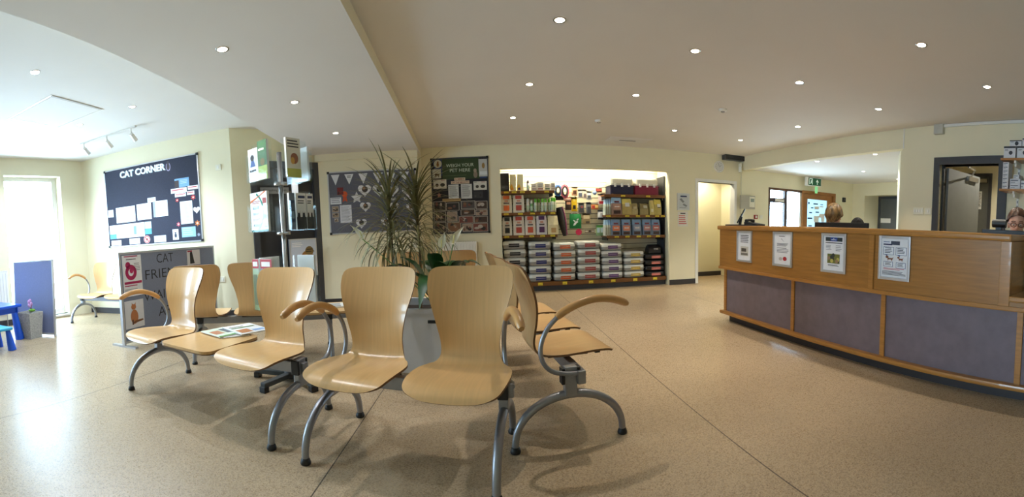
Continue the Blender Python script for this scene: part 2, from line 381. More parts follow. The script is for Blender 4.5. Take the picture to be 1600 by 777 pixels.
MB().rect(.46,1.62,.57,1.96,pm((240,240,236)),.021).lines(.47,1.66,.56,1.93,9,pm((120,120,120)),.0215).build('door_notice', lf)
MB().box(.48,-.07,2.12,.68,-.02,2.19,STEEL).build('door_closer', lf)

# far office: glazed exit, oak-framed door with stickers
BROWN = mat('brown_frame', (92,58,34), .5); DFR = mat('dark_door_frame', (58,46,52), .5)
OFR = mat('oak_frame', (150,98,50), .45, var=.12, scale=8)
r = thing('window_3', '', '', (5.77,7.25,0)); del r['label']; del r['category']; struct(r)
MB().box(0,.02,0,.05,.1,2.02,BROWN).box(0,-.01,1.97,1.02,.1,2.02,BROWN).box(.05,.03,0,.08,.1,1.97,DFR).box(.50,.03,0,.58,.1,1.97,DFR).box(.08,.03,1.70,.50,.1,1.80,DFR).box(.22,.02,1.72,.48,.03,1.78,WHITEP).box(.96,.02,0,1.02,.1,2.02,WHITEP).box(.08,.03,0,.50,.1,.1,DFR).build('window_frame', r)
MB().box(.08,.06,.1,.50,.07,1.70,GLASS).box(.08,.06,1.80,.50,.07,1.97,GLASS).box(.58,.06,0,.96,.07,1.97,GLASS).build('window_pane', r)
r = thing('door_4', '', '', (6.79,7.25,0)); del r['label']; del r['category']; struct(r)
MB().box(0,-.02,0,.06,.12,2.03,OFR).box(1.08,-.02,0,1.16,.12,2.03,OFR).box(.06,-.02,1.96,1.08,.12,2.03,OFR).build('door_frame', r)
lf = MB().box(.06,.02,0,.20,.07,1.96,OFR).box(.90,.02,0,1.08,.07,1.96,OFR).box(.20,.02,1.84,.90,.07,1.96,OFR).box(.20,.02,0,.90,.07,.3,OFR).build('door_leaf', r)
FROST = mat('pale_blue_film', (206,232,240), .4, var=.05, trans=.5, scale=4)
MB().box(.20,.04,.3,.90,.05,1.84,FROST).build('door_glass', lf)
st = MB(); navy = pm((40,60,90))
for i, (x, z, w, h, k) in enumerate([(.24,1.72,.05,.05,0),(.42,1.72,.16,.03,0),(.34,1.62,.08,.03,0),(.46,1.60,.16,.08,1),(.28,1.50,.1,.03,0),(.5,1.52,.12,.03,0),(.66,1.72,.1,.02,0),(.64,1.66,.14,.03,1),(.62,1.40,.2,.1,1),(.23,1.36,.16,.035,0),(.44,1.28,.18,.16,1),(.54,1.20,.05,.06,0),(.26,1.18,.12,.03,0),(.7,1.3,.12,.2,1)]):
    st.rect(x,z,x+w,z+h,(navy,pm((250,250,250)))[k],-.0385+.0002*i)
st.build('door_stickers', lf)
GDOOR = mat('slate_door', (88,92,92), .5)
for i, (y0, y1) in enumerate(((6.02,6.80), (5.62,5.90))):
    r = thing('door_%d' % (5+i), '', '', (9.24,y1,0), R(-90)); del r['label']; del r['category']; struct(r)
    w = y1-y0
    MB().box(0,-.03,0,.07,.0,2.05,DGREY).box(w-.07,-.03,0,w,.0,2.05,DGREY).box(.07,-.03,1.98,w-.07,.0,2.05,DGREY).build('door_frame', r)
    lf = MB().box(.07,-.015,0,w-.07,.005,1.98,GDOOR).build('door_leaf', r)
    if i == 0: MB().box(.1,-.03,1.34,.42,-.016,1.46,WHITEP).build('name_plate', lf)
    else: MB().box(.14,-.05,.6,.18,-.016,1.75,STEEL).build('door_handle', lf)

# ------------------------------------------------------------------ lamps
def downlight_master():
    r = MB().lathe([(.030,.0),(.044,-.004),(.048,.0)], STEEL, 24).build('bezel')
    l = MB().lathe([(.0,-.002),(.034,-.002),(.036,.0)], LAMP, 20).build('bulb')
    return r.data, l.data, r, l
BZ, BU, o1, o2 = downlight_master()
bpy.data.objects.remove(o1); bpy.data.objects.remove(o2)
SPOTC = {}
def spot(parent, power, col, size=86, z=-.03):
    k = (power, col, size)
    if k not in SPOTC:
        L = bpy.data.lights.new('downlight_beam', 'SPOT'); L.energy = power; L.color = col; L.spot_size = R(size); L.spot_blend = .5; L.shadow_soft_size = .008; SPOTC[k] = L
    o = bpy.data.objects.new('beam', SPOTC[k]); COL.objects.link(o); o.parent = parent; o.location = (0,0,z); return o
def downlight(x, y, z, label, group, power, col=(1,.92,.79), size=86):
    t = thing('downlight', label, 'ceiling light', (x,y,z), 0, group)
    link('bezel', BZ, t); link('bulb', BU, t); spot(t, power, col, size)
    return t
PM_, PS_, PL_, PX_ = 100., 94., 150., 80.
MAINL = [(.55,2.98,'large downlight at top centre of the picture, nearest on main ceiling'),(1.70,3.14,'warm downlight right of the nearest one on the main ceiling'),
 (2.85,1.74,'downlight over the near half of the reception desk front'),(2.89,3.16,'downlight over the middle of the reception desk'),(3.87,1.59,'rightmost downlight, above the receptionist in glasses'),
 (4.10,3.07,'downlight in front of the square pillar'),(.47,4.30,'downlight left of centre, second from camera on main ceiling'),(1.66,4.44,'warm downlight in the middle of the main ceiling'),
 (.38,5.57,'farthest left downlight, above the felt board and shop niche'),(2.80,5.82,'downlight before the right end of the lit shop niche'),(4.12,4.52,'downlight near the beam over the office opening'),(4.05,5.87,'farthest downlight, close to the wall clock')]
for x, y, lb in MAINL: downlight(x, y, ZM, lb, 'downlights in the main ceiling', PM_)
for x, y, lb in ((-1.67,2.40,'nearest downlight in the dropped ceiling band'),(-1.79,3.75,'middle downlight in the dropped ceiling band'),(-1.89,5.15,'farthest downlight in the dropped ceiling band')): downlight(x, y, ZS, lb, 'downlights in the dropped band', PS_, (.97,.98,1))
for x, y, lb in ((-3.37,1.91,'leftmost large downlight in the cat corner ceiling'),(-3.72,3.40,'downlight right of the track light in the cat corner'),(-4.57,3.21,'downlight between hatch and track light in cat corner'),(-5.35,2.96,'downlight nearest the bright window')): downlight(x, y, ZL, lb, 'downlights in the cat corner', PL_, (.72,.86,1), 150)
for x, y, lb in ((5.39,5.38,'downlight just behind the beam in the far office'),(5.37,4.06,'nearest downlight in the far office beside the pillar'),(6.85,5.47,'downlight in the middle of the far office ceiling'),(8.2,5.5,'far downlight beside the pillar edge in the far office')): downlight(x, y, ZX, lb, 'downlights in the far office', PX_, (.97,.98,1), 130)
downlight(6.2, 1.9, 2.5, 'downlight in the passage behind the grey door', 'downlight in the passage', 130, (1,.94,.8), 160)
downlight(4.4, 7.95, 2.4, 'downlight hidden in the corridor beside the clock', 'downlight in the corridor', 110, (1,.93,.70), 160)

# three-spot track light
t = thing('track_light', 'white ceiling track with three spotlights above the cat board', 'track light', (-4.82,3.85,ZL), R(10))
MB().box(-.55,-.018,-.02,.55,.018,0,WHITEP).build('track', t)
for i, x in enumerate((-.48,0,.46)):
    h = MB().tube([(x,0,-.02),(x,0,-.09)], .012, WHITEP).tube([(x,.0,-.09),(x,.05,-.13),(x,.10,-.17)], [.028,.032,.034], WHITEP, 14).build('spotlight', t)
    d = Vector((0,.05,-.04)).normalized()
    MB().disc((x,.102,-.1716), .028, LAMP, d).build('bulb', h)
    L = bpy.data.lights.new('track_beam', 'SPOT'); L.energy = 16; L.spot_size = R(80); L.spot_blend = .6; L.shadow_soft_size = .03; L.color = (.95,.97,1)
    o = bpy.data.objects.new('beam', L); COL.objects.link(o); o.parent = t; o.location = (x,.12,-.19); o.rotation_euler = (R(50),0,0)
# niche strip light behind the header
t = thing('strip_light', 'long fluorescent tube hidden above the pet shop shelves', 'light', (1.82,7.52,2.33))
MB().box(-1.45,-.04,.03,1.45,.04,.07,WHITEP).build('batten', t)
MB().tube([(-1.42,0,0),(1.42,0,0)], .016, mat('tube_glow', (255,248,220), .4, var=0, emit=(255,246,214), estr=250), 10).build('tube', t)

# ceiling fittings
g = MB().box(-.36,-.17,-.012,.36,.17,0,CEIL)
for k in range(6): g.box(-.33,-.15+.05*k,-.016,.33,-.115+.05*k,-.012,CEIL)
g.box(-.17,-.02,-.0175,.12,.02,-.016,MGREY)
tag(g.build('ceiling_grille', None, (2.38,6.72,ZM)), 'flat white ceiling grille in front of the shop niche', 'grille')
for x, y, lb in ((1.55,5.60,'small white smoke detector before the niche grille'),(2.82,4.48,'small white smoke detector above the desk end')):
    t = thing('smoke_detector', lb, 'smoke detector', (x,y,ZM), 0, 'smoke detectors on the main ceiling')
    MB().lathe([(.0,-.03),(.03,-.03),(.05,-.02),(.055,0)], WHITEP, 20).build('housing', t); MB().lathe([(.02,-.034),(.024,-.034),(.024,-.03)], DGREY, 16).build('sensor_ring', t)
t = thing('ceiling_hatch', 'square white loft hatch in the cat corner ceiling', 'hatch', (-4.29,2.66,ZL), R(10))
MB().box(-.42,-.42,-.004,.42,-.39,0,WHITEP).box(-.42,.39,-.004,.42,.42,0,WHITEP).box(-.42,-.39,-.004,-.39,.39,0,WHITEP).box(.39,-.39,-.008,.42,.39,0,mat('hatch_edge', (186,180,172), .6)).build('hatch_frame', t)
MB().box(-.38,-.38,-.004,.38,.38,0,CEIL).build('hatch_panel', t)
# ------------------------------------------------------------------ beam seating
def catmull(P, n):
    out = []
    for i in range(len(P)-1):
        p0 = P[max(i-1,0)]; p1 = P[i]; p2 = P[i+1]; p3 = P[min(i+2,len(P)-1)]
        for k in range(n):
            t = k/n
            out.append(tuple(.5*((2*b)+(-a+c_)*t+(2*a-5*b+4*c_-d)*t*t+(-a+3*b-3*c_+d)*t**3) for a, b, c_, d in zip(p0,p1,p2,p3)))
    out.append(P[-1]); return out
# profile: (forward, height, half width, edge lift)
PROF = [(.285,.402,.18,0),(.265,.428,.21,0),(.22,.445,.232,.0),(.14,.447,.245,.004),(.05,.438,.249,.010),(-.04,.428,.242,.014),(-.11,.424,.218,.014),(-.155,.430,.190,.010),
        (-.188,.455,.170,.006),(-.203,.50,.161,.010),(-.208,.56,.163,.022),(-.214,.63,.178,.036),(-.226,.70,.198,.046),(-.243,.77,.222,.048),(-.264,.84,.237,.044),(-.290,.92,.239,.036),(-.300,.948,.236,.032)]
CUR = catmull(PROF, 5)
def shell_mesh():
    n = len(CUR)-1
    def at(s):
        s = min(max(s, 0), 1)*n; i = min(int(s), n-1); t = s-i
        return [a+(b-a)*t for a, b in zip(CUR[i], CUR[i+1])]
    NU, NV = 22, 60
    def pt(u, v, side):
        w = math.sin((u-.5)*PI); a = abs(w)
        s0 = .105*(1-(1-a**2.5)**(1/2.5)); s1 = 1-.105*(1-(1-a**2.9)**(1/2.9))-.016*a*a
        s = s0+(s1-s0)*v
        d, z, hw, c_ = at(s); d2, z2 = at(min(s+.004, 1))[:2]; d1, z1 = at(max(s-.004, 0))[:2]
        t = Vector((0, -(d2-d1), z2-z1)).normalized(); nn = Vector((1,0,0)).cross(t)      # normal towards the sitter
        p = Vector((w*hw, -d, z)) + nn*(c_*w*w) - nn*(.006 if side else -.006)
        return p
    b = MB()
    b.grid(lambda u, v: pt(u, v, 0), NU, NV, BEECH)
    b.grid(lambda u, v: pt(u, v, 1), NU, NV, BEECH, flip=True)
    ring = [(i/NU, 0) for i in range(NU)]+[(1, j/NV) for j in range(NV)]+[(1-i/NU, 1) for i in range(NU)]+[(0, 1-j/NV) for j in range(NV)]
    m = len(ring)
    b.add([pt(u,v,0) for u,v in ring]+[pt(u,v,1) for u,v in ring], [((i+1)%m, i, m+i, m+(i+1)%m) for i in range(m)], PLYEDGE)
    return b.mesh('seat_shell')
SHELL = shell_mesh()
def arch_mesh():
    b = MB()
    pts = [(0, .30*math.cos(t), .03+.245*math.sin(t)**.92) for t in [PI*k/24 for k in range(25)]]
    b.tube(pts, [.019+.004*math.sin(PI*k/24) for k in range(25)], SILVER, 12)
    b.box(-.024,-.034,.265,.024,.034,.425,SILVER,.006)
    b.box(-.026,-.052,.335,.026,-.034,.42,BLACK,.004).box(-.026,.034,.335,.026,.052,.42,BLACK,.004)
    return b.mesh('leg')
ARCH = arch_mesh()
GLIDE = MB().lathe([(0,0),(.026,0),(.028,.008),(.024,.022),(.018,.034),(0,.034)], BLACK, 16).mesh('foot')
BRACK = MB().box(-.15,-.13,.408,.15,.11,.418,BLACK).box(-.17,-.20,.412,-.14,-.17,.43,BLACK).box(.14,-.20,.412,.17,-.17,.43,BLACK).mesh('seat_bracket')
ARMP = catmull([(.02,.39),(-.08,.395),(-.16,.42),(-.205,.475),(-.212,.55),(-.178,.635),(-.105,.705),(-.01,.75),(.09,.770),(.19,.760),(.275,.728)], 4)
ARMT = MB().tube([(0,-d,z) for d, z in ARMP[:34]], .0125, SILVER, 10).mesh('armrest')
_p = ARMP[23:]
ARMW = MB().tube([(0,-d,z+.004) for d, z in _p], [.017]+[.021]*(len(_p)-3)+[.019,.012], BEECHDARK, 12, flat=1.0).mesh('arm_pad')
def table_mesh():
    b = MB(); w, d, r = .265, .27, .07
    poly = [(sx*(w-r)+r*math.cos(R(a)), sy*(d-r)+r*math.sin(R(a))) for sx, sy, a0 in ((1,1,0),(-1,1,90),(-1,-1,180),(1,-1,270)) for a in range(a0, a0+91, 15)]
    b.prism(poly, .425, .432, PLYEDGE); b.prism(poly, .432, .450, BEECH); b.box(-.12,-.12,.405,.12,.12,.425,BLACK)
    return b.mesh('table_top')
TABLE = table_mesh()
def bench(label, loc, rot, seats, tables, arches, arms, sd=0., group='beam seating in the waiting room'):
    t = thing('waiting_bench', label, 'bench', (loc[0],loc[1],0), R(rot), group)
    xs = [x-.2 for x in seats+tables]+[x+.2 for x in seats+tables]+[a-.05 for a in arches]+[a+.05 for a in arches]
    MB().box(min(xs),-.022,.335,max(xs),.022,.405,SILVER,.005).build('beam', t)
    for x in seats:
        link('seat_shell', SHELL, t, (x,0,0)); link('seat_bracket', BRACK, t, (x,0,0))
    for x in tables: link('table_top', TABLE, t, (x,0,0))
    for x in arches:
        l = link('leg', ARCH, t, (x,sd,0))
        for sy in (-1,1): link('foot', GLIDE, l, (0,sy*.30,0))
    for x in arms:
        x, ar = x if isinstance(x, tuple) else (x, 0)
        a = link('armrest', ARMT, t, (x,0,0), R(ar)); link('arm_pad', ARMW, a)
    return t
bench('beech bench of two chairs around a low magazine table, facing the camera left of centre', (-1.835,2.325), -9.5, [-.61,.47], [-.07], [-.725,.725], [-.86,.83])
bench('nearest two-seat beech bench at the centre front, arch leg running out of frame', (-.413,2.057), -10, [-.28,.27], [], [-.475,.475], [-.50,(.515,17)])
bench('beech bench facing the reception desk, seen from its armrest end', (.455,2.10), 97, [.36,.92,1.48], [], [0,1.76], [-.03], .05)
bench('beech bench seen from behind on the left, with a table beside the leaflet stand', (-1.55,3.77), 204, [.70,1.25], [.02], [0,1.30], [1.53])
bench('two-seat beech bench seen from behind beyond the planter, facing the felt board', (-.63,4.40), 180, [-.27,.27], [], [-.48,.48], [])
bench('sunlit pale bench against the cat corner wall, partly behind the grey screen', (-5.83,3.90), 13.3, [.33,.89,1.45], [], [0,1.66], [-.03])

# magazines lying on the tables
def magazine(label, loc, rot, cover, bars, w=.21, h=.285, th=.006, grp=None, tilt=0.):
    t = thing('magazine', label, 'magazine', loc, R(rot), grp)
    MB().box(-w/2,-h/2,0,w/2,h/2,th,pm((238,236,230))).build('pages', t)
    c_ = MB().add([(-w/2,-h/2,th),(w/2,-h/2,th),(w/2,h/2,th),(-w/2,h/2,th)], [(0,1,2,3)], pm(cover, .3))
    for i, (x0,y0,x1,y1,k) in enumerate(bars):
        z = th+.0004*(i+1); c_.add([(x0*w-w/2,y0*h-h/2,z),(x1*w-w/2,y0*h-h/2,z),(x1*w-w/2,y1*h-h/2,z),(x0*w-w/2,y1*h-h/2,z)], [(0,1,2,3)], pm(k, .3))
    o = c_.build('cover', t, (0,0,.0003)); return t
TZ = .451
magazine('open white magazine on the front left bench table, topmost of the loose pile', (-1.80,2.66,TZ+.014), 62, (240,242,240), [(.1,.1,.5,.45,(196,130,90)),(.55,.12,.95,.3,(150,180,220)),(.1,.6,.9,.68,(60,110,60)),(.1,.75,.6,.8,(120,120,120))], .25, .33)
magazine('green-edged magazine under the white one on the front left bench table', (-1.93,2.52,TZ+.007), 70, (226,240,222), [(.0,.0,1,.1,(70,150,60)),(.1,.3,.5,.7,(200,140,110)),(.6,.3,.9,.8,(60,70,90))])
magazine('dark-spined magazine at the bottom of the loose pile on the front table', (-1.86,2.55,TZ), 48, (210,210,205), [(.0,.0,.08,1,(60,44,40)),(.2,.2,.9,.5,(120,130,90))])
magazine('folded newspaper-like magazine on the rear table beside the leaflet stand', (-1.56,3.78,TZ), 24, (228,228,224), [(.1,.1,.9,.3,(90,90,90)),(.1,.4,.5,.9,(130,130,130)),(.55,.4,.9,.9,(160,160,160))], .30, .22, .014)

# ------------------------------------------------------------------ leaflet stand
RX, RY = -1.56, 2.93
t = thing('leaflet_stand', 'tall chrome-poled leaflet carousel with clear pockets on a star base', 'leaflet stand', (RX,RY,0))
hub = MB().lathe([(0,.03),(.06,.03),(.06,.09),(.035,.11),(0,.11)], DGREY, 20).build('hub', t)
for k in range(5):
    a = R(72*k-105); ca, sa = math.cos(a), math.sin(a)
    lg = MB(); lg.T = Matrix.Rotation(a, 4, 'Z')
    lg.box(.03,-.026,.035,.33,.026,.075,mat('dark_grey_moulding', (66,72,74), .5),.008).box(.29,-.03,0,.34,.03,.045,BLACK,.006); lg.build('base_leg', t)
MB().lathe([(.02,.1),(.02,1.83),(0,1.83)], STEEL, 18).build('pole', t)
TIERS = [(1.60,.27,.235), (1.21,.27,.25), (.60,.38,.25)]
for z0, h, rr in TIERS:
    tr = MB().lathe([(.02,z0-.03),(.055,z0-.03),(.055,z0-.008),(.02,z0-.008)], STEEL, 20).build('tier_collar', t)
    for k in range(1 if z0 < 1 else 0, 4):
        p = MB(); p.T = Matrix.Rotation(R(68+90*k), 4, 'Z')
        w = .125
        p.box(-w,-rr-.002,z0,w,-rr+.001,z0+h*.72,ACRYL).box(-w,-rr+.055,z0,w,-rr+.058,z0+h+.02,ACRYL).box(-w,-rr,z0-.003,w,-rr+.058,z0,ACRYL).box(-w-.002,-rr,z0,-w,-rr+.058,z0+h*.8,ACRYL).box(w,-rr,z0,w+.002,-rr+.058,z0+h*.8,ACRYL)
        p.build('pocket', t)
def leaflet(label, tier, k, dx, w, h, cover, art, grp, th=.02, dz=0., cat='leaflet', depth=.02):
    z0, H_, rr = TIERS[tier]
    a = R(68+90*k); M = Matrix.Rotation(a, 4, 'Z')
    p = M @ Vector((dx, -rr+depth, 0))
    o = thing(cat, label, cat, (RX+p.x,RY+p.y,z0+.002+dz), a, grp)
    MB().box(-w/2,0,0,w/2,th,h,pm((240,240,236))).build('pages', o)
    c_ = MB().rect(-w/2,0,w/2,h,pm(cover, .3),.0006)
    art(c_, w, h); c_.build('cover', o)
def art_dog(c_, w, h):
    c_.rect(-w*.4,h*.45,w*.4,h*.92,pm((206,214,224)),.001).circ(-w*.05,h*.72,w*.2,pm((40,34,34)),.0014).poly([(-w*.3,h*.45),(w*.25,h*.45),(w*.1,h*.66),(-w*.15,h*.66)],pm((60,90,150)),.0013).rect(-w*.4,h*.3,w*.3,h*.36,pm((40,40,50)),.001)
def art_green(c_, w, h): c_.rect(-w*.5,0,w*.5,h*.35,pm((160,182,90)),.001).circ(0,h*.45,w*.25,pm((120,100,60)),.0012).rect(-w*.4,h*.86,w*.4,h*.93,pm((70,110,60)),.001).rect(-w*.4,h*.75,w*.2,h*.8,pm((230,236,200)),.001)
def art_yel(c_, w, h): c_.rect(-w*.5,0,w*.5,h*.22,pm((196,200,70)),.001).circ(w*.05,h*.48,w*.27,pm((150,84,40)),.0012,h*.14).circ(-w*.08,h*.42,w*.14,pm((214,160,60)),.0014,h*.09).lines(-w*.4,h*.72,w*.4,h*.94,3,pm((60,60,60)),.001)
def art_teal(c_, w, h):
    c_.ring(-w*.5,h*.5,w*.72,w*.80,pm((0,120,96)),.001,-60,60).poly([(-w*.5,h*.80),(-w*.5,h*.74),(w*.35,h),(w*.5,h)],pm((214,110,30)),.0013)
    for i in range(4): c_.rect(-w*.38,h*(.12+.15*i),w*.05,h*(.2+.15*i),pm([(60,50,46),(150,60,50),(90,70,60),(50,60,70)][i]),.001).rect(w*.24,h*(.1+.2*i),w*.46,h*(.24+.2*i),pm([(120,60,50),(40,50,56),(150,130,110),(170,70,60)][i]),.0015)
    c_.rect(-w*.5,0,w*.5,h*.05,pm((0,120,96)),.0012).lines(-w*.4,h*.70,w*.15,h*.78,2,pm((150,40,40)),.001)
def art_navy(c_, w, h): c_.rect(-w*.5,h*.2,w*.5,h*.8,pm((40,62,92)),.001).rect(-w*.3,h*.3,w*.3,h*.5,pm((120,150,170)),.0012)
def art_bw(c_, w, h):
    c_.rect(-w*.5,0,w*.5,h*.34,pm((34,34,40)),.001).lines(-w*.35,h*.68,w*.3,h*.80,2,pm((60,60,64)),.001).rect(-w*.3,h*.86,w*.4,h*.93,pm((40,50,90)),.001)
    for s_ in (-.28,.22): c_.circ(w*s_,h*.36,w*.14,pm((20,20,24)),.0012,h*.1).poly([(w*(s_-.12),h*.42),(w*(s_-.06),h*.42),(w*(s_-.1),h*.52)],pm((20,20,24)),.0013).poly([(w*(s_+.12),h*.42),(w*(s_+.06),h*.42),(w*(s_+.1),h*.52)],pm((20,20,24)),.0013)
LG = 'leaflets in the carousel'
leaflet('white leaflet with a photo of a person and puppy in top left pocket', 0, 3, -.06, .12, .25, (236,238,240), art_dog, LG, dz=.0)
leaflet('green leaflet in the middle of the top tier of the carousel', 0, 3, .06, .11, .29, (64,100,56), art_green, LG)
leaflet('white and yellow leaflet with a brown bird in top right pocket', 0, 0, -.04, .14, .29, (232,230,214), art_yel, LG)
leaflet('second green booklet behind the bird leaflet on the top tier', 0, 1, -.05, .13, .27, (96,130,70), art_green, LG)
leaflet('white leaflet with a teal curve and small animal photos, middle tier left', 1, 3, .0, .21, .30, (240,244,240), art_teal, LG)
leaflet('thin navy leaflet facing forward in the middle tier', 1, 0, -.095, .055, .27, (96,110,126), art_navy, LG)
leaflet('black and white cats leaflet in the middle tier, left of its pair', 1, 0, -.005, .10, .27, (240,240,238), art_bw, LG)
leaflet('black and white cats leaflet in the middle tier, right of its pair', 1, 0, .085, .07, .27, (240,240,238), art_bw, LG)
def art_mag(col):
    def f(c_, w, h): c_.rect(-w*.5,h*.82,w*.5,h,pm(col),.001).rect(-w*.4,h*.86,w*.35,h*.95,pm((240,236,230)),.0014).rect(-w*.4,h*.1,w*.2,h*.7,pm((120,130,96)),.001).lines(w*.25,h*.2,w*.45,h*.7,6,pm((200,190,120)),.001)
    return f
MG = 'magazines in the bottom tier of the carousel'
for i, (k, dx, col, cov, lb) in enumerate([(3,-.08,(180,40,50),(150,170,120),'red-topped magazine at the left edge of the bottom carousel tier'),(3,-.02,(60,110,80),(206,214,206),'pale magazine beside the red-topped one in the bottom tier'),
    (3,.055,(170,30,36),(44,40,44),'dark magazine with red title in the bottom carousel tier'),(2,.0,(40,60,110),(70,84,110),'navy magazine on the far side of the bottom carousel tier'),(1,0,(60,90,70),(180,180,170),'grey-green magazine on the door side of the bottom carousel tier')]):
    leaflet(lb, 2, k, dx, (.08,.15,.14,.2,.2)[i], .40, cov, art_mag(col), MG, .018, cat='magazine', depth=.012+.022*(i % 2))

# bird picture propped beyond the stand
t = thing('leaflet_holder', 'clear-fronted holder with a yellow bird picture in front of dark door', 'picture', DOORW.p(1.05,.53,.16), DOORW.rot)
MB().box(-.24,-.02,0,.24,.02,.60,ALU).rect(-.22,.02,.22,.58,pm((206,214,228)),.022).build('holder', t)
b = MB().circ(.06,.24,.13,pm((150,100,40)),.0235,.17).circ(.10,.40,.075,pm((120,96,50)),.024).circ(.04,.22,.09,pm((206,176,60)),.0245,.13).poly([(.16,.41),(.20,.39),(.16,.385)],pm((60,50,40)),.024).rect(.05,.42,.15,.435,pm((30,26,20)),.0245).rect(.04,.385,.14,.40,pm((30,26,20)),.0245).lines(-.2,.46,.0,.54,3,pm((246,246,250)),.023).poly([(-.02,.08),(.02,.06),(.10,.16),(.05,.2)],pm((80,60,40)),.024)
b.build('bird_picture', t)
MB().box(-.24,-.012,-.53,-.21,.012,0,DGREY).box(-.26,-.12,-.53,-.19,.12,-.50,DGREY).build('leg', t)
MB().box(.21,-.012,-.53,.24,.012,0,DGREY).box(.19,-.12,-.53,.26,.12,-.50,DGREY).build('leg', t)

# ------------------------------------------------------------------ planter, dracaena and peace lily
PX0, PY0 = -.47, 3.30
t = thing('planter', 'pale grey rectangular planter box on castors between the benches', 'planter', (PX0,PY0,0), R(-4))
PG = mat('pale_grey_planter', (196,198,198), .5, var=.03)
bm = MB(); w0, w1, d0, d1 = .30,.33,.24,.26
def loop(w, d, z): return [(-w,-d,z),(w,-d,z),(w,d,z),(-w,d,z)]
vs = loop(w0,d0,.07)+loop(w1,d1,.54)+loop(w1+.02,d1+.02,.54)+loop(w1+.02,d1+.02,.57)+loop(w1-.02,d1-.02,.57)+loop(w1-.02,d1-.02,.50)
fs = [(3,2,1,0)]+[(4*k+i, 4*k+(i+1)%4, 4*k+4+(i+1)%4, 4*k+4+i) for k in range(5) for i in range(4)]
bm.add(vs, fs, PG); bm.build('box', t)
MB().box(-w1+.02,-d1+.02,.48,w1-.02,d1-.02,.51,mat('potting_soil', (50,38,30), .95, var=.3, scale=60)).build('soil', t)
MB().box(.02,-.262,.46,.12,-.25,.485,BLACK,.004).build('handle_slot', t)
for sx in (-1,1):
    for sy in (-1,1): MB().tube([(sx*.25-.015,sy*.18,.035),(sx*.25+.015,sy*.18,.035)], .034, BLACK, 14).box(sx*.25-.012,sy*.18-.012,.035,sx*.25+.012,sy*.18+.012,.07,BLACK).build('castor', t)
def strap(b, base, az, L, rise, droop, w, m, n=9, twist=0.):
    """one long narrow arching leaf"""
    d = Vector((math.cos(az), math.sin(az), 0)); sd = Vector((-d.y, d.x, 0)); pts = []; p = Vector(base); el = rise
    for i in range(n+1):
        f = i/n; pts.append((p.copy(), w*(math.sin(PI*min(1, .12+f*.88))**.7)*(1 if f < .98 else .1), el)); p += (d*math.cos(el)+Vector((0,0,1))*math.sin(el))*(L/n); el -= droop/n*(1.2-.4*f)
    vs = []
    for q, ww, e in pts:
        up_ = d*-math.sin(e)+Vector((0,0,math.cos(e)))
        vs += [q-sd*ww+up_*ww*.35, q, q+sd*ww+up_*ww*.35]
    b.add(vs, [(3*i+k, 3*i+k+1, 3*i+4+k, 3*i+3+k) for i in range(n) for k in range(2)], m, True)
def dracaena(label, x, y, zc, rx, n, seed):
    rnd = random.Random(seed)
    t = thing('dracaena', label, 'plant', (x,y,.50), 0, 'dracaenas in the grey planter')
    MB().tube([(0,0,0),(.012,.006,(zc-.5)*.5),(0,0,zc-.5),(0,0,zc-.5+.12)], [.013,.011,.010,.007], BARK, 9).build('stem', t)
    b = MB()
    for i in range(n):
        f = i/n; zz = zc-.5-.34+.44*f
        strap(b, (0,0,zz), i*2.399+rnd.uniform(-.3,.3), rx*rnd.uniform(.85,1.2), R(14+68*f+rnd.uniform(-12,12)), R(rnd.uniform(105,165)*(1-.6*f)), rnd.uniform(.006,.0095), LEAF2)
    b.build('foliage', t); return t
dracaena('taller strappy dracaena with arching leaves, left one in the grey planter', -.80, 3.36, 1.33, .47, 135, 3)
dracaena('right-hand strappy dracaena behind the nearest bench, leaves brushing the corner', -.58, 3.42, 1.35, .45, 125, 5)
t = thing('peace_lily', 'dark green peace lily with white flowers behind the nearest bench', 'plant', (PX0+.08,PY0-.06,.51))
def broad(name, base, tip, w, droop, m=LEAF, petiole=True):
    b = MB(); A = Vector(base); B_ = Vector(tip); d = B_-A; L = d.length
    h = Vector((d.x, d.y, 0)); h = h.normalized() if h.length > 1e-3 else Vector((0,1,0)); sd = Vector((-h.y, h.x, 0)); n = 10; c_ = []
    for i in range(n+1):
        f = i/n; c_.append(A+d*f+Vector((0,0,1))*(droop*math.sin(PI*f)))
    s0 = 3 if petiole else 0
    if petiole: b.tube(c_[:s0+1], .005, LEAF, 6)
    vs = []; k = n-s0
    for i in range(s0, n+1):
        f = (i-s0)/k; ww = w*max(.02, math.sin(PI*f**.75))
        vs += [c_[i]-sd*ww+Vector((0,0,ww*.3)), c_[i], c_[i]+sd*ww+Vector((0,0,ww*.3))]
    b.add(vs, [(3*i+j, 3*i+j+1, 3*i+4+j, 3*i+3+j) for i in range(k) for j in range(2)], m, True)
    return b.build(name, t)
for tip, w, dr in [((.10,-.38,.40),.06,.16),((-.02,-.30,.48),.06,.14),((-.28,-.18,.46),.085,.10),((.25,-.25,.40),.05,.15),((.22,-.36,-.02),.06,.30),((.04,-.40,.02),.06,.30),((-.62,-.28,.12),.07,.26),((-.40,-.38,.02),.06,.32),
                   ((.34,-.05,.35),.06,.18),((-.20,.25,.35),.06,.18),((.20,.28,.30),.06,.2),((-.55,-.05,.30),.06,.2),((.13,-.33,.18),.06,.2),((.26,-.30,.12),.055,.22),((-.1,-.42,.10),.06,.26),((.12,-.36,.05),.075,.22),((.20,-.30,.22),.06,.2),((.30,-.30,.02),.06,.28),((.0,-.34,.30),.07,.16)]:
    broad('leaf', (random.uniform(-.04,.04),random.uniform(-.04,.04),0), tip, w, dr)
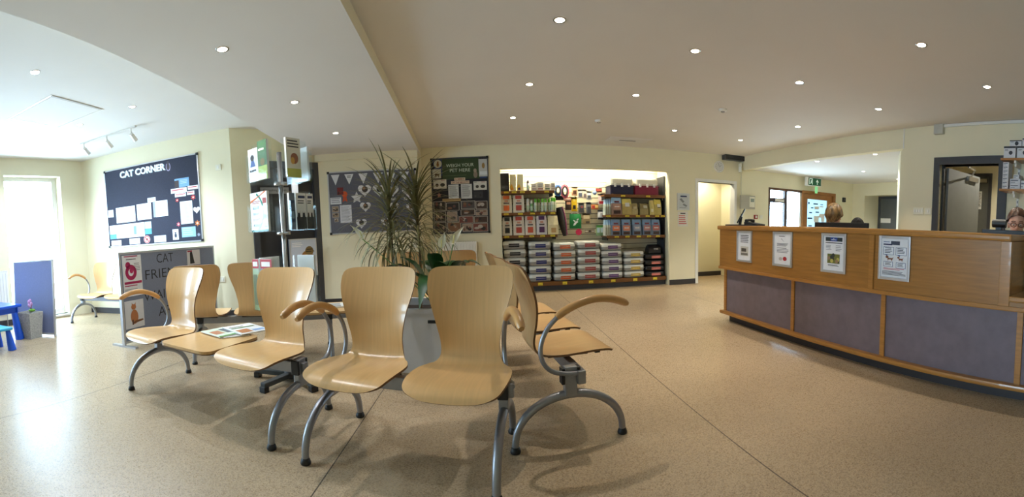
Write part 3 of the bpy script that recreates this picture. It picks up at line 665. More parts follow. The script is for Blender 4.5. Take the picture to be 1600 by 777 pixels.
def spathe(x, y, z, dx, s=1.):
    f = MB(); f.tube([(0,0,0),(x*.5,y*.5,z*.55),(x,y,z)], .0045, mat('flower_stalk', (110,150,80), .5), 6)
    f.build('flower_stalk', t)
    b = MB(); vs = []; n = 10
    for i in range(n+1):
        q = i/n; ww = .040*s*math.sin(PI*q**.7)+.001; cx = dx*q*q; zz = .17*s*q
        vs += [(x+cx-ww,y-.012*math.sin(PI*q),z+zz), (x+cx,y+.012,z+zz), (x+cx+ww,y-.012*math.sin(PI*q),z+zz)]
    b.add(vs, [(3*i+k,3*i+k+1,3*i+4+k,3*i+3+k) for i in range(n) for k in range(2)], PETAL, True)
    o = b.build('flower', t)
    MB().tube([(x,y-.014,z+.01),(x+dx*.15,y-.016,z+.09*s)], .006, mat('spadix', (226,220,160), .6), 8).build('spadix', o)
spathe(.03,-.05,.50,.03,.75); spathe(.12,-.04,.53,.09,.8); spathe(-.60,-.05,.60,-.10,.7)

# ------------------------------------------------------------------ screens and children's corner
SIG = Wall((-3.78,3.05), (-3.85,4.95))
t = thing('partition_screen', 'long grey felt screen lettered CAT FRIENDLY WAITING AREA', 'screen', SIG.p(0,0), SIG.rot)
MB().box(.03,-.018,.06,1.87,.018,1.09,PANELB).build('felt_panel', t)
f = MB()
for x in (0,1.87): f.box(x,-.02,.0,x+.03,.02,1.11,ALU)
f.box(.03,-.02,1.085,1.87,.02,1.11,ALU).box(.03,-.02,.035,1.87,.02,.06,ALU); f.build('frame', t)
for x in (.02,1.85): MB().box(x-.02,-.20,0,x+.03,.20,.02,ALU).build('foot', t)
INK = mat('black_letters', (26,26,32), .5)
for s_, cx, cz, h, w in (('CAT',.80,1.0,.115,.32),('FRIENDLY',.92,.81,.115,1.0),('WAITING',.80,.545,.115,.86),('AREA',.86,.325,.115,.50)): MB().text(s_, cx, cz, h, INK, .0195, w, -.006).build('lettering', t)
def pinned(W, label, u0, z0, u1, z1, bg, art=None, cat='notice', off=.02, grp=None, name=None, tilt=0.):
    n = name or cat.replace(' ', '_')
    o = MB(); w, h = u1-u0, z1-z0
    if bg: o.add([(0,0,0),(w,0,0),(w,0,h),(0,0,h),(0,-.0012,0),(w,-.0012,0),(w,-.0012,h),(0,-.0012,h)], [(4,5,6,7),(3,2,1,0),(0,1,5,4),(1,2,6,5),(2,3,7,6),(3,0,4,7)], pm(bg))
    if art: art(o, w, h)
    q = o.build(n, None, W.p(u0,z0,off), (0, R(tilt), W.rot) if tilt else W.rot)
    return tag(q, label, cat, grp)
def a_lines(n, col=(90,90,100), x0=.1, x1=.9, z0=.1, z1=.9):
    return lambda o, w, h: o.lines(w*x0,h*z0,w*x1,h*z1,n,pm(col),.002)
def p_mag(o, w, h):
    M_ = pm((170,24,84)); o.lines(w*.1,h*.93,w*.9,h*.985,1,M_,.002).lines(w*.2,h*.87,w*.8,h*.91,1,pm((60,50,60)),.002)
    o.circ(w*.28,h*.76,w*.13,M_,.002).ring(w*.42,h*.58,w*.14,w*.30,M_,.002,40,400).circ(w*.45,h*.62,w*.10,M_,.0022)
    o.rect(w*.05,h*.30,w*.97,h*.36,M_,.002).lines(w*.05,h*.22,w*.9,h*.27,1,M_,.002).lines(w*.6,h*.6,w*.95,h*.8,5,pm((160,150,160)),.002).lines(w*.05,h*.05,w*.9,h*.18,4,pm((150,150,156)),.002)
def p_cat(o, w, h):
    C = pm((186,116,70)); o.circ(w*.48,h*.40,w*.20,C,.002,h*.26).circ(w*.46,h*.76,w*.13,C,.0022,h*.10).poly([(w*.36,h*.80),(w*.44,h*.84),(w*.37,h*.92)],C,.0023).poly([(w*.50,h*.84),(w*.57,h*.80),(w*.57,h*.92)],C,.0023)
    o.poly([(w*.35,h*.15),(w*.95,h*.22),(w*.92,h*.28),(w*.5,h*.26)],pm((120,74,44)),.0021).rect(w*.34,h*.12,w*.42,h*.3,pm((90,60,50)),.0022)
pinned(SIG, 'white poster with a magenta figure hugging a pet, on the grey screen', .05,.58,.36,1.07, (240,238,242), p_mag, 'poster')
pinned(SIG, 'white card with a ginger cat picture at the foot of the grey screen', .04,.20,.35,.53, (226,224,230), p_cat, 'poster')
pinned(SIG, 'small card with a black cat shape at upper right of grey screen', 1.25,.86,1.54,1.07, (226,220,222), lambda o,w,h: o.poly([(w*.2,h*.1),(w*.55,h*.1),(w*.4,h*.85),(w*.3,h*.95),(w*.22,h*.8)],pm((30,26,30)),.002).rect(w*.05,h*.88,w*.4,h*.98,pm((170,40,70)),.0022), 'poster')
BS = Wall((-5.72,2.58), (-5.05,2.88))
t = thing('partition_screen', 'small plain blue-grey screen standing before the bright window', 'screen', BS.p(0,0), (R(-3), 0, BS.rot))
MB().box(.02,-.016,.045,BS.L-.02,.016,1.06,mat('blue_felt_panel', (122,130,170), .9, var=.05, scale=50)).build('felt_panel', t)
MB().box(0,-.02,0,.02,.02,1.08,ALU).box(BS.L-.02,-.02,0,BS.L,.02,1.08,ALU).box(.02,-.02,1.06,BS.L-.02,.02,1.08,ALU).box(.02,-.02,.02,BS.L-.02,.02,.045,ALU).build('frame', t)
t = thing('kids_table', 'bright blue plastic children\'s table at the left edge', 'table', (-5.55,2.05,0), R(12))
MB().box(-.38,-.36,.45,.38,.36,.49,BLUE,.012).build('table_top', t)
MB().box(-.34,-.32,.37,.34,-.30,.45,BLUE).box(-.34,.30,.37,.34,.32,.45,BLUE).box(.30,-.30,.37,.32,.30,.45,BLUE).box(-.32,-.30,.37,-.30,.30,.45,BLUE).build('apron', t)
for sx in (-1,1):
    for sy in (-1,1): MB().tube([(sx*.30,sy*.28,.37),(sx*.34,sy*.32,0)], [.042,.065], BLUE, 14).build('leg', t)
t = thing('kids_stool', 'little blue stool with turquoise seat in front of the children\'s table', 'stool', (-4.86,1.90,0), R(10))
MB().box(-.17,-.16,.25,.17,.16,.285,LBLUE,.012).build('seat', t)
for sx in (-1,1):
    for sy in (-1,1): MB().tube([(sx*.12,sy*.11,.255),(sx*.15,sy*.14,0)], [.03,.055], BLUE, 12).build('leg', t)
t = thing('woven_basket', 'grey woven basket beside the blue children\'s table', 'basket', (-5.27,2.60,0), R(15))
WV = mat('grey_wicker', (176,172,164), .8, var=.25, scale=60, bump=.6)
bm = MB(); vs = loop(.115,.105,0)+loop(.145,.13,.36)+loop(.13,.115,.36)+loop(.10,.09,.02)
bm.add(vs, [(3,2,1,0)]+[(4*k+i,4*k+(i+1)%4,4*k+4+(i+1)%4,4*k+4+i) for k in range(3) for i in range(4)]+[(12,13,14,15)], WV)
bm.build('basket_body', t)
t = thing('toy_flower', 'lilac toy flower with green leaves poking from the woven basket', 'flower', (-5.26,2.61,.03))
MB().tube([(0,0,0),(.03,0,.40)], .006, LEAF, 7).ball((.06,0,.36), (.05,.05,.02), mat('bright_leaf', (110,160,40), .5)).build('stem', t)
bm = MB()
for k in range(5): bm.ball((.03+.04*math.cos(k*1.257),-.01,.45+.04*math.sin(k*1.257)), (.03,.015,.03), mat('lilac_petal', (196,140,190), .6), 10, 6)
bm.build('petals', t)
def radiator(label, W, u0, u1, z0, z1):
    t = thing('radiator', label, 'radiator', W.p(u0,0,0), W.rot, 'radiators'); w = u1-u0
    b = MB().box(0,-.10,z0,w,-.075,z1,WHITEP,.006).box(0,-.055,z0,w,-.03,z1,WHITEP)
    n = int(w/.05)
    for i in range(n): b.box(i*w/n+.012,-.108,z0+.03,i*w/n+.036,-.1,z1-.03,WHITEP,.003)
    b.build('panel', t); g = MB().box(0,-.104,z1,w,-.028,z1+.012,WHITEP)
    for i in range(int(w/.04)): g.box(.01+i*.04,-.09,z1+.0122,.03+i*.04,-.045,z1+.0125,MGREY)
    g.build('top_grille', t)
    MB().tube([(.04,-.06,z0),(.04,-.06,.0)], .008, STEEL, 8).build('pipe', t); MB().tube([(w-.04,-.06,z0),(w-.04,-.06,.0)], .008, STEEL, 8).build('pipe', t)
    MB().tube([(w-.04,-.06,z0+.03),(w+.02,-.06,z0+.03)], .01, STEEL, 8).lathe([(0,0),(.018,0),(.018,.06),(0,.06)], WHITEP, 14, (w+.02,-.06,z0+.02)).build('valve', t)
radiator('white panel radiator below the felt weighing board', BACKW, bu(-.93), bu(-.20), .28, .93)
radiator('white radiator at the left edge beside the window', WINW, 4.45, 5.28, .25, .92)
# ------------------------------------------------------------------ pin boards
def board(name, label, W, u0, z0, u1, z1, felt, frame=ALU):
    t = thing(name, label, 'notice board', W.p(u0,z0), W.rot); w, h = u1-u0, z1-z0
    MB().box(.012,-.014,.012,w-.012,-.002,h-.012,felt).build('felt_panel', t)
    MB().box(0,-.022,0,.018,-.001,h,frame).box(w-.018,-.022,0,w,-.001,h,frame).box(.018,-.022,0,w-.018,-.001,.018,frame).box(.018,-.022,h-.018,w-.018,-.001,h,frame).build('frame', t)
    for x in (-.006,w-.034):
        for z in (-.006,h-.034): MB().box(x,-.026,z,x+.04,-.0,z+.04,BLACK,.004).build('corner_cap', t)
    return t
OFF = .015
t = board('cat_board', 'large dark felt board headed CAT CORNER on the left wall', CATW, .54, 1.19, 2.41, 2.56, PINB)
b = MB(); SHD = pm((150,176,190)); WL = mat('white_letters', (240,246,250), .5)
for m_, dx, d in ((SHD,.012,.0155),(WL,0,.017)): b.text('CAT CORNER', .81+dx, 1.25-dx*.5, .115, m_, d, .92, .035)
b.build('lettering', t)
CG = 'papers pinned on the cat board'
def cat(label, r, bg, art=None, **k): return pinned(CATW, label, *r, bg, art, off=OFF, grp=CG, **k)
def photoish(seed, cols=None):
    def f(o, w, h):
        rn = random.Random(seed)
        cs = cols or [(70,60,54),(150,130,110),(200,190,180),(96,80,66),(40,36,36)]
        o.rect(w*.04,h*.05,w*.96,h*.95,pm(cs[rn.randrange(len(cs))]),.0016)
        for i in range(5):
            o.circ(w*rn.uniform(.2,.8),h*rn.uniform(.25,.75),w*rn.uniform(.08,.2),pm(cs[rn.randrange(len(cs))]),.0018+.0002*i,h*rn.uniform(.1,.24),12)
    return f
def heart(cx, cz, r):
    return [(cx+r*.062*16*math.sin(a)**3, cz+r*.062*(13*math.cos(a)-5*math.cos(2*a)-2*math.cos(3*a)-math.cos(4*a))) for a in [2*PI*k/28 for k in range(28)]]
def star(cx, cz, r, n=5): return [(cx+(r if k%2==0 else r*.5)*math.sin(PI*k/n), cz+(r if k%2==0 else r*.5)*math.cos(PI*k/n)) for k in range(2*n)]
cat('cat cut-out with lilac edge beside the word CORNER', (1.82,2.35,1.92,2.53), None, lambda o,w,h: o.circ(w*.5,h*.4,w*.42,pm((150,146,180)),.001,h*.38).circ(w*.5,h*.42,w*.3,pm((60,54,64)),.0014,h*.3).circ(w*.5,h*.8,w*.26,pm((60,54,64)),.0015,h*.16), name='cut_out', )
cat('blue flyer with a small pet photo at upper right of cat board', (1.97,2.07,2.23,2.21), (120,170,214), lambda o,w,h: o.rect(0,0,w*.3,h*.8,pm((60,48,48)),.002).lines(w*.4,h*.3,w*.9,h*.8,3,pm((180,210,235)),.002))
for i, (r, lb) in enumerate([((1.89,1.985,2.18,2.06),'longest white caption strip with red print under the blue flyer'),((2.20,2.01,2.38,2.07),'right-hand upper caption strip below the blue flyer'),((1.96,1.92,2.16,1.98),'lower left caption strip below the blue flyer'),((2.18,1.93,2.31,1.99),'short lower right caption strip below the blue flyer')]):
    cat(lb, r, (240,240,244), a_lines(1,(190,80,90),.06,.94,.25,.75), cat='caption strip')
def cards(*cs):
    def f(o, w, h):
        for i, (x,y,X,Y,c_) in enumerate(cs): o.rect(w*x,h*y,w*X,h*Y,pm(c_),.0016+.0002*i)
    return f
cat('small pale card at the far left of the cat board', (.57,1.73,.69,1.86), (214,230,240), cards((.1,.2,.9,.8,(190,214,230))))
cat('wide pale blue sheet at left in the middle of the cat board', (.75,1.61,1.16,1.88), (226,238,244), cards((.1,.5,.45,.9,(180,206,222)),(.55,.3,.9,.7,(196,220,232)),(.2,.1,.5,.3,(236,226,220))))
cat('white sheet of pictures at the centre of the cat board', (1.20,1.62,1.49,1.89), (230,238,242), cards((.1,.1,.35,.5,(180,200,216)),(.42,.2,.92,.8,(206,222,232)),(.1,.6,.35,.9,(206,206,214))))
cat('small card just above the centre sheets of the cat board', (1.43,1.895,1.59,1.97), (226,238,246), a_lines(2,(160,186,206)))
cat('white text sheet right of centre on the cat board', (1.53,1.64,1.81,1.90), (232,240,246), lambda o,w,h: o.rect(0,0,w*.16,h,pm((150,160,176)),.0018).lines(w*.22,h*.15,w*.95,h*.85,8,pm((170,190,206)),.0018))
cat('very wide pale picture sheet low on the cat board', (.58,1.34,1.33,1.58), (238,244,246), cards((.0,.0,.2,.35,(90,160,190)),(.3,.1,.55,.7,(190,206,196)),(.7,.2,.78,.8,(120,150,170)),(.06,.5,.25,.9,(220,226,226))))
cat('teal flyer at the right end of the wide low sheet', (1.34,1.37,1.47,1.58), (190,216,226), cards((.0,.0,1,.45,(84,160,190))))
cat('leftmost white card along the bottom of the cat board', (.60,1.22,.82,1.31), (240,244,246), a_lines(3,(190,206,216)))
cat('second white card along the bottom of the cat board', (1.0,1.22,1.22,1.32), (240,244,246), a_lines(3,(170,190,206)))
cat('round white no-entry style disc on the bottom of the cat board', (1.30,1.22,1.43,1.35), None, lambda o,w,h: o.circ(w/2,h/2,w/2,pm((236,232,232)),.001).ring(w/2,h/2,w*.36,w*.47,pm((190,60,66)),.0014).poly([(w*.2,h*.72),(w*.28,h*.8),(w*.8,h*.28),(w*.72,h*.2)],pm((190,60,66)),.0016).circ(w*.5,h*.5,w*.16,pm((60,50,56)),.0015), name='disc_notice')
cat('third white card along the bottom, right of the disc', (1.51,1.22,1.74,1.33), (226,238,244), a_lines(4,(180,200,212)))
cat('white letter sheet near the right edge of the cat board', (2.04,1.48,2.26,1.84), (228,236,244), a_lines(14,(190,206,220)))
cat('white heart at the right edge of the cat board', (2.27,1.62,2.39,1.75), None, lambda o,w,h: o.poly(heart(w/2,h/2,w*.5),pm((232,226,230)),.001), name='paper_heart', cat='paper heart')
cat('blue certificate at the lower right of the cat board', (2.04,1.27,2.29,1.43), (150,196,226), a_lines(4,(190,220,240)))
cat('small white card with a dark cat, bottom right of cat board', (1.87,1.24,1.98,1.41), (232,236,240), lambda o,w,h: o.circ(w*.5,h*.4,w*.2,pm((50,60,80)),.0018,h*.2).circ(w*.5,h*.66,w*.14,pm((50,60,80)),.002,h*.08))
for r, c_, lb in (((2.24,1.84,2.33,1.93),(206,60,70),'red flower cut-out at upper right of the letter sheet'),((1.95,1.44,2.03,1.53),(214,96,120),'pink flower cut-out at lower left of the letter sheet'),((2.28,1.43,2.38,1.52),(214,120,50),'orange flower cut-out above the blue certificate'),((1.96,1.82,2.03,1.92),(200,50,60),'red and white cut-out below the caption strips')):
    cat(lb, r, None, (lambda cc: lambda o,w,h: o.poly(star(w/2,h/2,w*.52,6),pm(cc),.001).circ(w/2,h/2,w*.16,pm((240,210,190)),.0014))(c_), name='paper_flower', cat='paper flower')
cat('grey spider-like cut-out in the bottom right corner of the cat board', (2.31,1.26,2.37,1.33), None, lambda o,w,h: o.poly(star(w/2,h/2,w*.55,8),pm((150,160,180)),.001), name='cut_out', cat='cut-out')

t = board('felt_notice_board', 'grey felt notice board with bunting behind the dracaenas', NOTW, .19, 1.165, 1.645, 2.19, PINGREY)
NG = 'things pinned on the grey felt board'
def ntc(label, r, bg, art=None, **k): return pinned(NOTW, label, *r, bg, art, off=OFF, grp=NG, **k)
for i, (u0, u1, lb) in enumerate([(.25,.39,'first white bunting pennant from the left on the grey board'),(.47,.62,'second bunting pennant, with black print, on the grey board'),(.70,.85,'third bunting pennant, slightly grey, on the grey board'),(.94,1.10,'fourth bunting pennant, behind the taller dracaena head'),(1.16,1.31,'fifth bunting pennant from the left on the grey board'),(1.37,1.53,'rightmost bunting pennant, with black print, near the corner')]):
    ntc(lb, (u0,1.97,u1,2.14), None, (lambda k: lambda o,w,h: (o.poly([(0,h),(w/2,0),(w,h)],pm((226,228,232)),.001), o.lines(w*.28,h*.6,w*.72,h*.86,3,pm((70,72,80)),.0014) if k in (1,3,5) else None))(i), name='bunting_pennant', cat='pennant')
ntc('small reddish photo at the left of the grey board', (.34,1.81,.44,1.93), (110,40,44), photoish(1,[(120,40,40),(60,30,34),(190,130,120)]), cat='photo')
ntc('orange paper rosette with tails beside the reddish photo', (.41,1.69,.51,1.87), None, lambda o,w,h: o.circ(w*.5,h*.7,w*.45,pm((206,84,36)),.001,h*.27).poly([(w*.25,h*.5),(w*.1,0),(w*.45,h*.1),(w*.5,h*.5)],pm((190,74,30)),.0012).poly([(w*.5,h*.5),(w*.55,h*.1),(w*.9,0),(w*.75,h*.5)],pm((190,74,30)),.0012), name='rosette', cat='rosette')
ntc('white note above three small photos on the grey board', (.22,1.66,.40,1.77), (216,218,226), a_lines(3,(150,150,160)))
for i, (r, lb) in enumerate([((.24,1.53,.35,1.63),'uppermost of three small pet photos at the left of the grey board'),((.24,1.44,.35,1.52),'middle of three small pet photos at the left of the grey board'),((.27,1.37,.34,1.43),'lowest of three small pet photos at the left of the grey board')]):
    ntc(lb, r, (190,190,190), photoish(20+i), cat='photo')
ntc('white letter sheet right of the three small photos', (.37,1.35,.56,1.64), (218,220,228), a_lines(12,(170,172,184)))
ntc('white paper star on the grey board', (.56,1.65,.75,1.85), None, lambda o,w,h: o.poly(star(w/2,h/2,w*.52),pm((214,216,220)),.001), name='paper_star', cat='paper star')
for i, (cx, cz, r, lb) in enumerate([(.79,1.87,.11,'leftmost heart photo in the top row of the grey board'),(1.03,1.86,.11,'second heart photo in the top row, behind dracaena leaves'),(1.25,1.84,.10,'third heart photo in the top row of the grey board'),(1.51,1.82,.11,'rightmost heart photo in the top row, with a dark pet'),
      (.79,1.60,.09,'left heart photo in the middle row behind the foliage'),(1.26,1.58,.08,'middle heart photo of the middle row behind the foliage'),(1.54,1.56,.08,'right heart photo of the middle row at board edge'),(.71,1.33,.09,'left heart photo in the bottom row behind the foliage'),(1.12,1.33,.09,'middle heart photo in the bottom row behind the foliage'),(1.52,1.29,.09,'right heart photo in the bottom row with a black pet')]):
    ntc(lb, (cx-r,cz-r,cx+r,cz+r), None, (lambda k, r_: lambda o,w,h: o.poly(heart(w/2,h/2,r_),pm((218,218,222)),.001).circ(w*.52,h*.55,r_*.45,pm([(60,52,48),(36,32,34),(130,96,70),(30,28,30)][k%4]),.0014).circ(w*.45,h*.62,r_*.2,pm([(150,110,80),(90,80,76),(200,180,160),(70,60,60)][k%4]),.0016))(i, r), name='heart_photo', cat='photo')
for r, lb in (((1.22,1.68,1.33,1.715),'left white name strip below the top row of hearts'),((1.43,1.68,1.54,1.715),'right white name strip below the top row of hearts')): ntc(lb, r, (222,220,220), a_lines(1,(120,110,110),.1,.9,.3,.7), cat='caption strip')

ux = lambda x: x+1.12
t = board('weighing_board', 'tall black felt board headed WEIGH YOUR PET HERE', BACKW, ux(-.955), 1.085, ux(.045), 2.405, PINB2, DGREY)
b = MB(); GR = pm((44,62,30)); BL = pm((36,56,104))
b.rect(.20,.945,.85,1.30,GR,.0150).poly([(.02,1.30),(.20,1.30),(.20,1.02),(.10,1.02)],BL,.0146).rect(.72,.945,.97,1.0,BL,.0147)
b.text('WEIGH YOUR', .51, 1.185, .055, pm((196,206,186)), .0156, .48).text('PET HERE', .51, 1.10, .055, pm((196,206,186)), .0156, .355)
b.rect(.20,1.01,.62,1.013,pm((120,140,100)),.0156); b.build('printed_banner', t)
WG = 'papers pinned on the weighing board'
def wb(label, r, bg, art=None, **k): return pinned(BACKW, label, ux(r[0]), r[1], ux(r[2]), r[3], bg, art, off=OFF+.003, grp=WG, **k)
wb('round white badge with a sitting brown dog, top left of weighing board', (-.90,2.24,-.76,2.38), None, lambda o,w,h: o.circ(w/2,h/2,w/2,pm((196,198,186)),.001).circ(w*.5,h*.4,w*.16,pm((130,90,50)),.0014,h*.25).circ(w*.52,h*.7,w*.11,pm((130,90,50)),.0015), name='round_badge', cat='badge')
wb('square white card with a dark dog below the round badge', (-.93,2.06,-.78,2.22), (196,198,190), lambda o,w,h: o.rect(w*.3,h*.3,w*.8,h*.5,pm((70,44,34)),.0018).rect(w*.34,h*.12,w*.42,h*.3,pm((70,44,34)),.0018).rect(w*.68,h*.12,w*.76,h*.3,pm((70,44,34)),.0018))
wb('shiny white leaflet pocket with a dog, top right of weighing board', (-.12,2.06,.04,2.36), (186,190,190), lambda o,w,h: o.circ(w*.5,h*.62,w*.16,pm((150,120,70)),.0018,h*.16).rect(w*.1,h*.1,w*.9,h*.3,pm((214,220,224)),.0018))
wb('grey dog cut-out at the right end of the green banner', (-.23,2.04,-.13,2.21), None, lambda o,w,h: o.circ(w*.5,h*.35,w*.36,pm((130,116,100)),.0016,h*.35).circ(w*.45,h*.75,w*.28,pm((150,136,120)),.0018,h*.2), name='cut_out', cat='cut-out')
def cap(txt, w_): return lambda o,w,h: o.text(txt, w/2, h/2, h*.55, pm((120,50,44)), .0018, w*w_, .01)
wb('upper pink caption strip reading SLIMMER on weighing board', (-.55,2.005,-.36,2.055), (206,186,160), cap('SLIMMER',.86), cat='caption strip')
wb('lower pink caption strip reading OF THE MONTH on weighing board', (-.61,1.95,-.29,2.0), (206,186,160), cap('OF THE MONTH',.9), cat='caption strip')
wb('left white text sheet in the middle of weighing board', (-.66,1.70,-.48,1.94), (200,202,200), a_lines(12,(120,122,124)))
wb('right white text sheet in the middle of weighing board', (-.44,1.69,-.25,1.94), (200,202,200), a_lines(12,(120,122,124)))
dogs = lambda o,w,h: o.circ(w*.28,h*.4,w*.12,pm((60,52,46)),.0018).circ(w*.7,h*.4,w*.18,pm((44,40,40)),.0018,h*.2).lines(w*.6,h*.8,w*.95,h*.92,1,pm((150,60,60)),.0018).lines(w*.06,h*.8,w*.3,h*.92,1,pm((90,110,80)),.0018)
wb('left white card with two small dogs on weighing board', (-.92,1.88,-.69,2.04), (206,204,196), dogs)
wb('right white card with two small dogs on weighing board', (-.22,1.83,.01,1.98), (206,204,196), dogs)
wb('pink starfish cut-out at the left of weighing board', (-.87,1.73,-.78,1.81), None, lambda o,w,h: o.poly(star(w/2,h/2,w*.5),pm((170,120,104)),.001), name='paper_star', cat='paper star')
wb('long tan caption strip above the photo rows', (-.77,1.65,-.45,1.70), (176,146,96), a_lines(1,(90,70,40),.05,.95,.3,.7), cat='caption strip')
wb('dark photo right of the two text sheets', (-.23,1.69,-.06,1.81), (40,40,44), photoish(31,[(50,50,54),(34,32,34),(70,66,66)]), cat='photo')
ROWS = [((-.93,1.49,-.72,1.66),'first'),((-.71,1.49,-.48,1.63),'second'),((-.45,1.51,-.20,1.65),'third'),((-.19,1.50,.01,1.64),'fourth'),((-.93,1.31,-.72,1.48),'first'),((-.70,1.30,-.52,1.475),'second'),((-.46,1.40,-.21,1.50),'third'),((-.20,1.39,.01,1.49),'fourth'),
        ((-.50,1.265,-.24,1.385),'left'),((-.23,1.265,.01,1.375),'right'),((-.93,1.12,-.72,1.30),'first'),((-.70,1.115,-.46,1.29),'second'),((-.44,1.115,-.27,1.255),'third'),((-.26,1.11,.01,1.255),'fourth')]
for i, (r, o_) in enumerate(ROWS):
    row = 'top row' if i < 4 else 'second row' if i < 8 else 'short third row' if i < 10 else 'bottom row'
    wb('%s pet photo from left in the %s of weighing board' % (o_, row) if i not in (8,9) else '%s-hand pet photo in the %s of weighing board' % (o_, row), r, (176,170,160), photoish(40+i,[(60,44,38),(120,84,62),(150,130,116),(36,32,32),(110,60,54),(70,66,66),(170,160,150)]), cat='photo')

# ------------------------------------------------------------------ small wall fittings
def plate(label, W, u, z, w, h, name, cat_, n=1, col=CREAMP, switch=True):
    t = thing(name, label, cat_, W.p(u,z), W.rot)
    MB().box(-w/2,-.012,-h/2,w/2,0,h/2,col,.003).build('plate', t)
    for k in range(n):
        x = -w/2+w*(k+.5)/n
        MB().box(x-.011,-.019,-.02,x+.011,-.012,.02,WHITEP,.002).build('rocker' if switch else 'outlet', t)
    return t
plate('white light switch high on the wall right of the cat board', CATW, 2.74, 2.29, .09, .09, 'light_switch', 'switch')
plate('white double socket low on the wall behind the left bench', CATW, 2.66, .58, .15, .09, 'wall_socket', 'socket', 2)
plate('white socket at the corner beside the weighing board', NOTW, 1.60, .92, .11, .09, 'wall_socket', 'socket', 1)
plate('wide white four-way switch plate on the square pillar', RIGHTW, RB(3.02), 1.432, .16, .095, 'light_switch', 'switch', 4)
plate('small white socket right of the switches on the pillar', RIGHTW, RB(2.863), 1.432, .10, .09, 'wall_socket', 'socket', 1)
t = thing('wall_clock', 'round white wall clock above the corridor opening', 'clock', BACKW.p(bu(4.51),2.355), BACKW.rot)
b = MB(); b.T = Matrix.Rotation(R(90), 4, 'X'); b.lathe([(0,0),(.118,0),(.118,.02),(.11,.032),(.095,.03),(.095,.02),(0,.02)], WHITEP, 32); b.build('case', t)
b = MB().circ(0,0,.094,pm((226,226,224)),.0215,seg=32)
for k in range(12): a = R(30*k); b.rect(.082*math.sin(a)-.004,.082*math.cos(a)-.004,.082*math.sin(a)+.004,.082*math.cos(a)+.004,INK,.022)
b.build('dial', t); MB().poly([(-.004,-.01),(.004,-.01),(.045,.03),(.042,.034)],INK,.023).poly([(-.003,0),(.003,0),(-.03,.07),(-.034,.068)],INK,.0235).build('hands', t)
t = thing('wall_vent', 'dark slatted heater grille at the ceiling above the clock', 'vent', BACKW.p(bu(4.83),2.50), BACKW.rot)
b = MB().box(-.25,-.14,0,.25,0,.10,DGREY,.008)
for k in range(5): b.box(-.23,-.143,.012+.017*k,.23,-.14,.018+.017*k,BLACK)
b.build('grille', t)
t = thing('motion_sensor', 'white corner motion sensor below the dark grille', 'sensor', (4.99,7.22,2.36), R(-45))
MB().box(-.035,-.05,-.09,.035,0,.09,CREAMP,.01).build('housing', t); MB().box(-.025,-.054,-.05,.025,-.049,.02,WHITEP,.004).build('lens', t)
EXW = Wall((5.05,7.25), (8.65,7.25))
t = thing('alarm_panel', 'grey and cream alarm panel box beyond the corridor opening', 'alarm panel', EXW.p(.13,1.66), EXW.rot)
MB().box(-.18,-.06,-.14,.18,0,.14,mat('putty_plastic', (176,170,156), .5)).box(.03,-.066,-.10,.17,-.06,.12,CREAMP,.004).build('case', t)
MB().box(.06,-.069,.01,.15,-.066,.08,mat('display_grey', (140,150,140), .3)).build('display', t)
t = thing('fire_call_point', 'small red fire call point below the alarm panel', 'fire call point', EXW.p(.37,1.36), EXW.rot)
MB().box(-.045,-.03,-.045,.045,0,.045,mat('fire_red', (150,24,24), .4),.004).build('case', t); MB().rect(-.025,-.025,.025,.025,pm((210,200,196)),.0305).build('break_glass', t)
plate('white switch beside the red fire call point', EXW, .52, 1.36, .09, .09, 'light_switch', 'switch')
t = thing('wall_sensor', 'small black sensor on the wall right of the oak door', 'sensor', EXW.p(3.22,1.90), EXW.rot)
MB().box(-.05,-.05,-.06,.05,0,.06,BLACK,.012).build('housing', t); MB().circ(0,0,.02,DGREY,.051).build('lens', t)
t = thing('exit_sign', 'green running-man exit sign hanging from the office ceiling', 'sign', (6.98,7.08,2.13), 0)
MB().box(-.24,-.04,0,.24,.04,.20,WHITEP,.006).box(-.02,-.01,.2,.02,.01,.22,WHITEP).build('housing', t)
GRN = mat('exit_green', (16,84,58), .4, var=0, emit=(10,90,60), estr=.25); WG_ = mat('exit_white', (236,250,240), .4, var=0, emit=(220,250,230), estr=.5)
b = MB().rect(-.20,.015,.22,.185,GRN,.0415); d = .043
b.rect(-.17,.03,-.06,.17,WG_,d).rect(-.155,.03,-.075,.155,GRN,d+.001)
b.circ(-.09,.135,.013,WG_,d+.002).poly([(-.115,.12),(-.085,.125),(-.095,.085),(-.12,.08)],WG_,d+.002).poly([(-.12,.085),(-.10,.085),(-.075,.06),(-.09,.05)],WG_,d+.002).poly([(-.115,.085),(-.105,.09),(-.125,.05),(-.15,.04),(-.152,.05),(-.135,.06)],WG_,d+.002).poly([(-.09,.115),(-.065,.10),(-.068,.093),(-.095,.105)],WG_,d+.002)
b.poly([(.085,.04),(.105,.04),(.105,.11),(.125,.09),(.14,.10),(.095,.16),(.05,.10),(.065,.09),(.085,.11)],WG_,d); b.build('sign_face', t)
MB().box(.06,-.012,-.16,.14,-.004,.0,mat('green_glow_strip', (150,236,170), .4, var=0, emit=(130,230,160), estr=.6)).build('light_strip', t)
PW = BACKW
t = thing('framed_poster', 'grey framed notice with a paw-like logo left of the corridor', 'poster', PW.p(bu(3.70),1.62), PW.rot, 'notices beside the corridor')
MB().box(-.135,-.015,-.165,.135,0,.165,ALU,.004).build('frame', t)
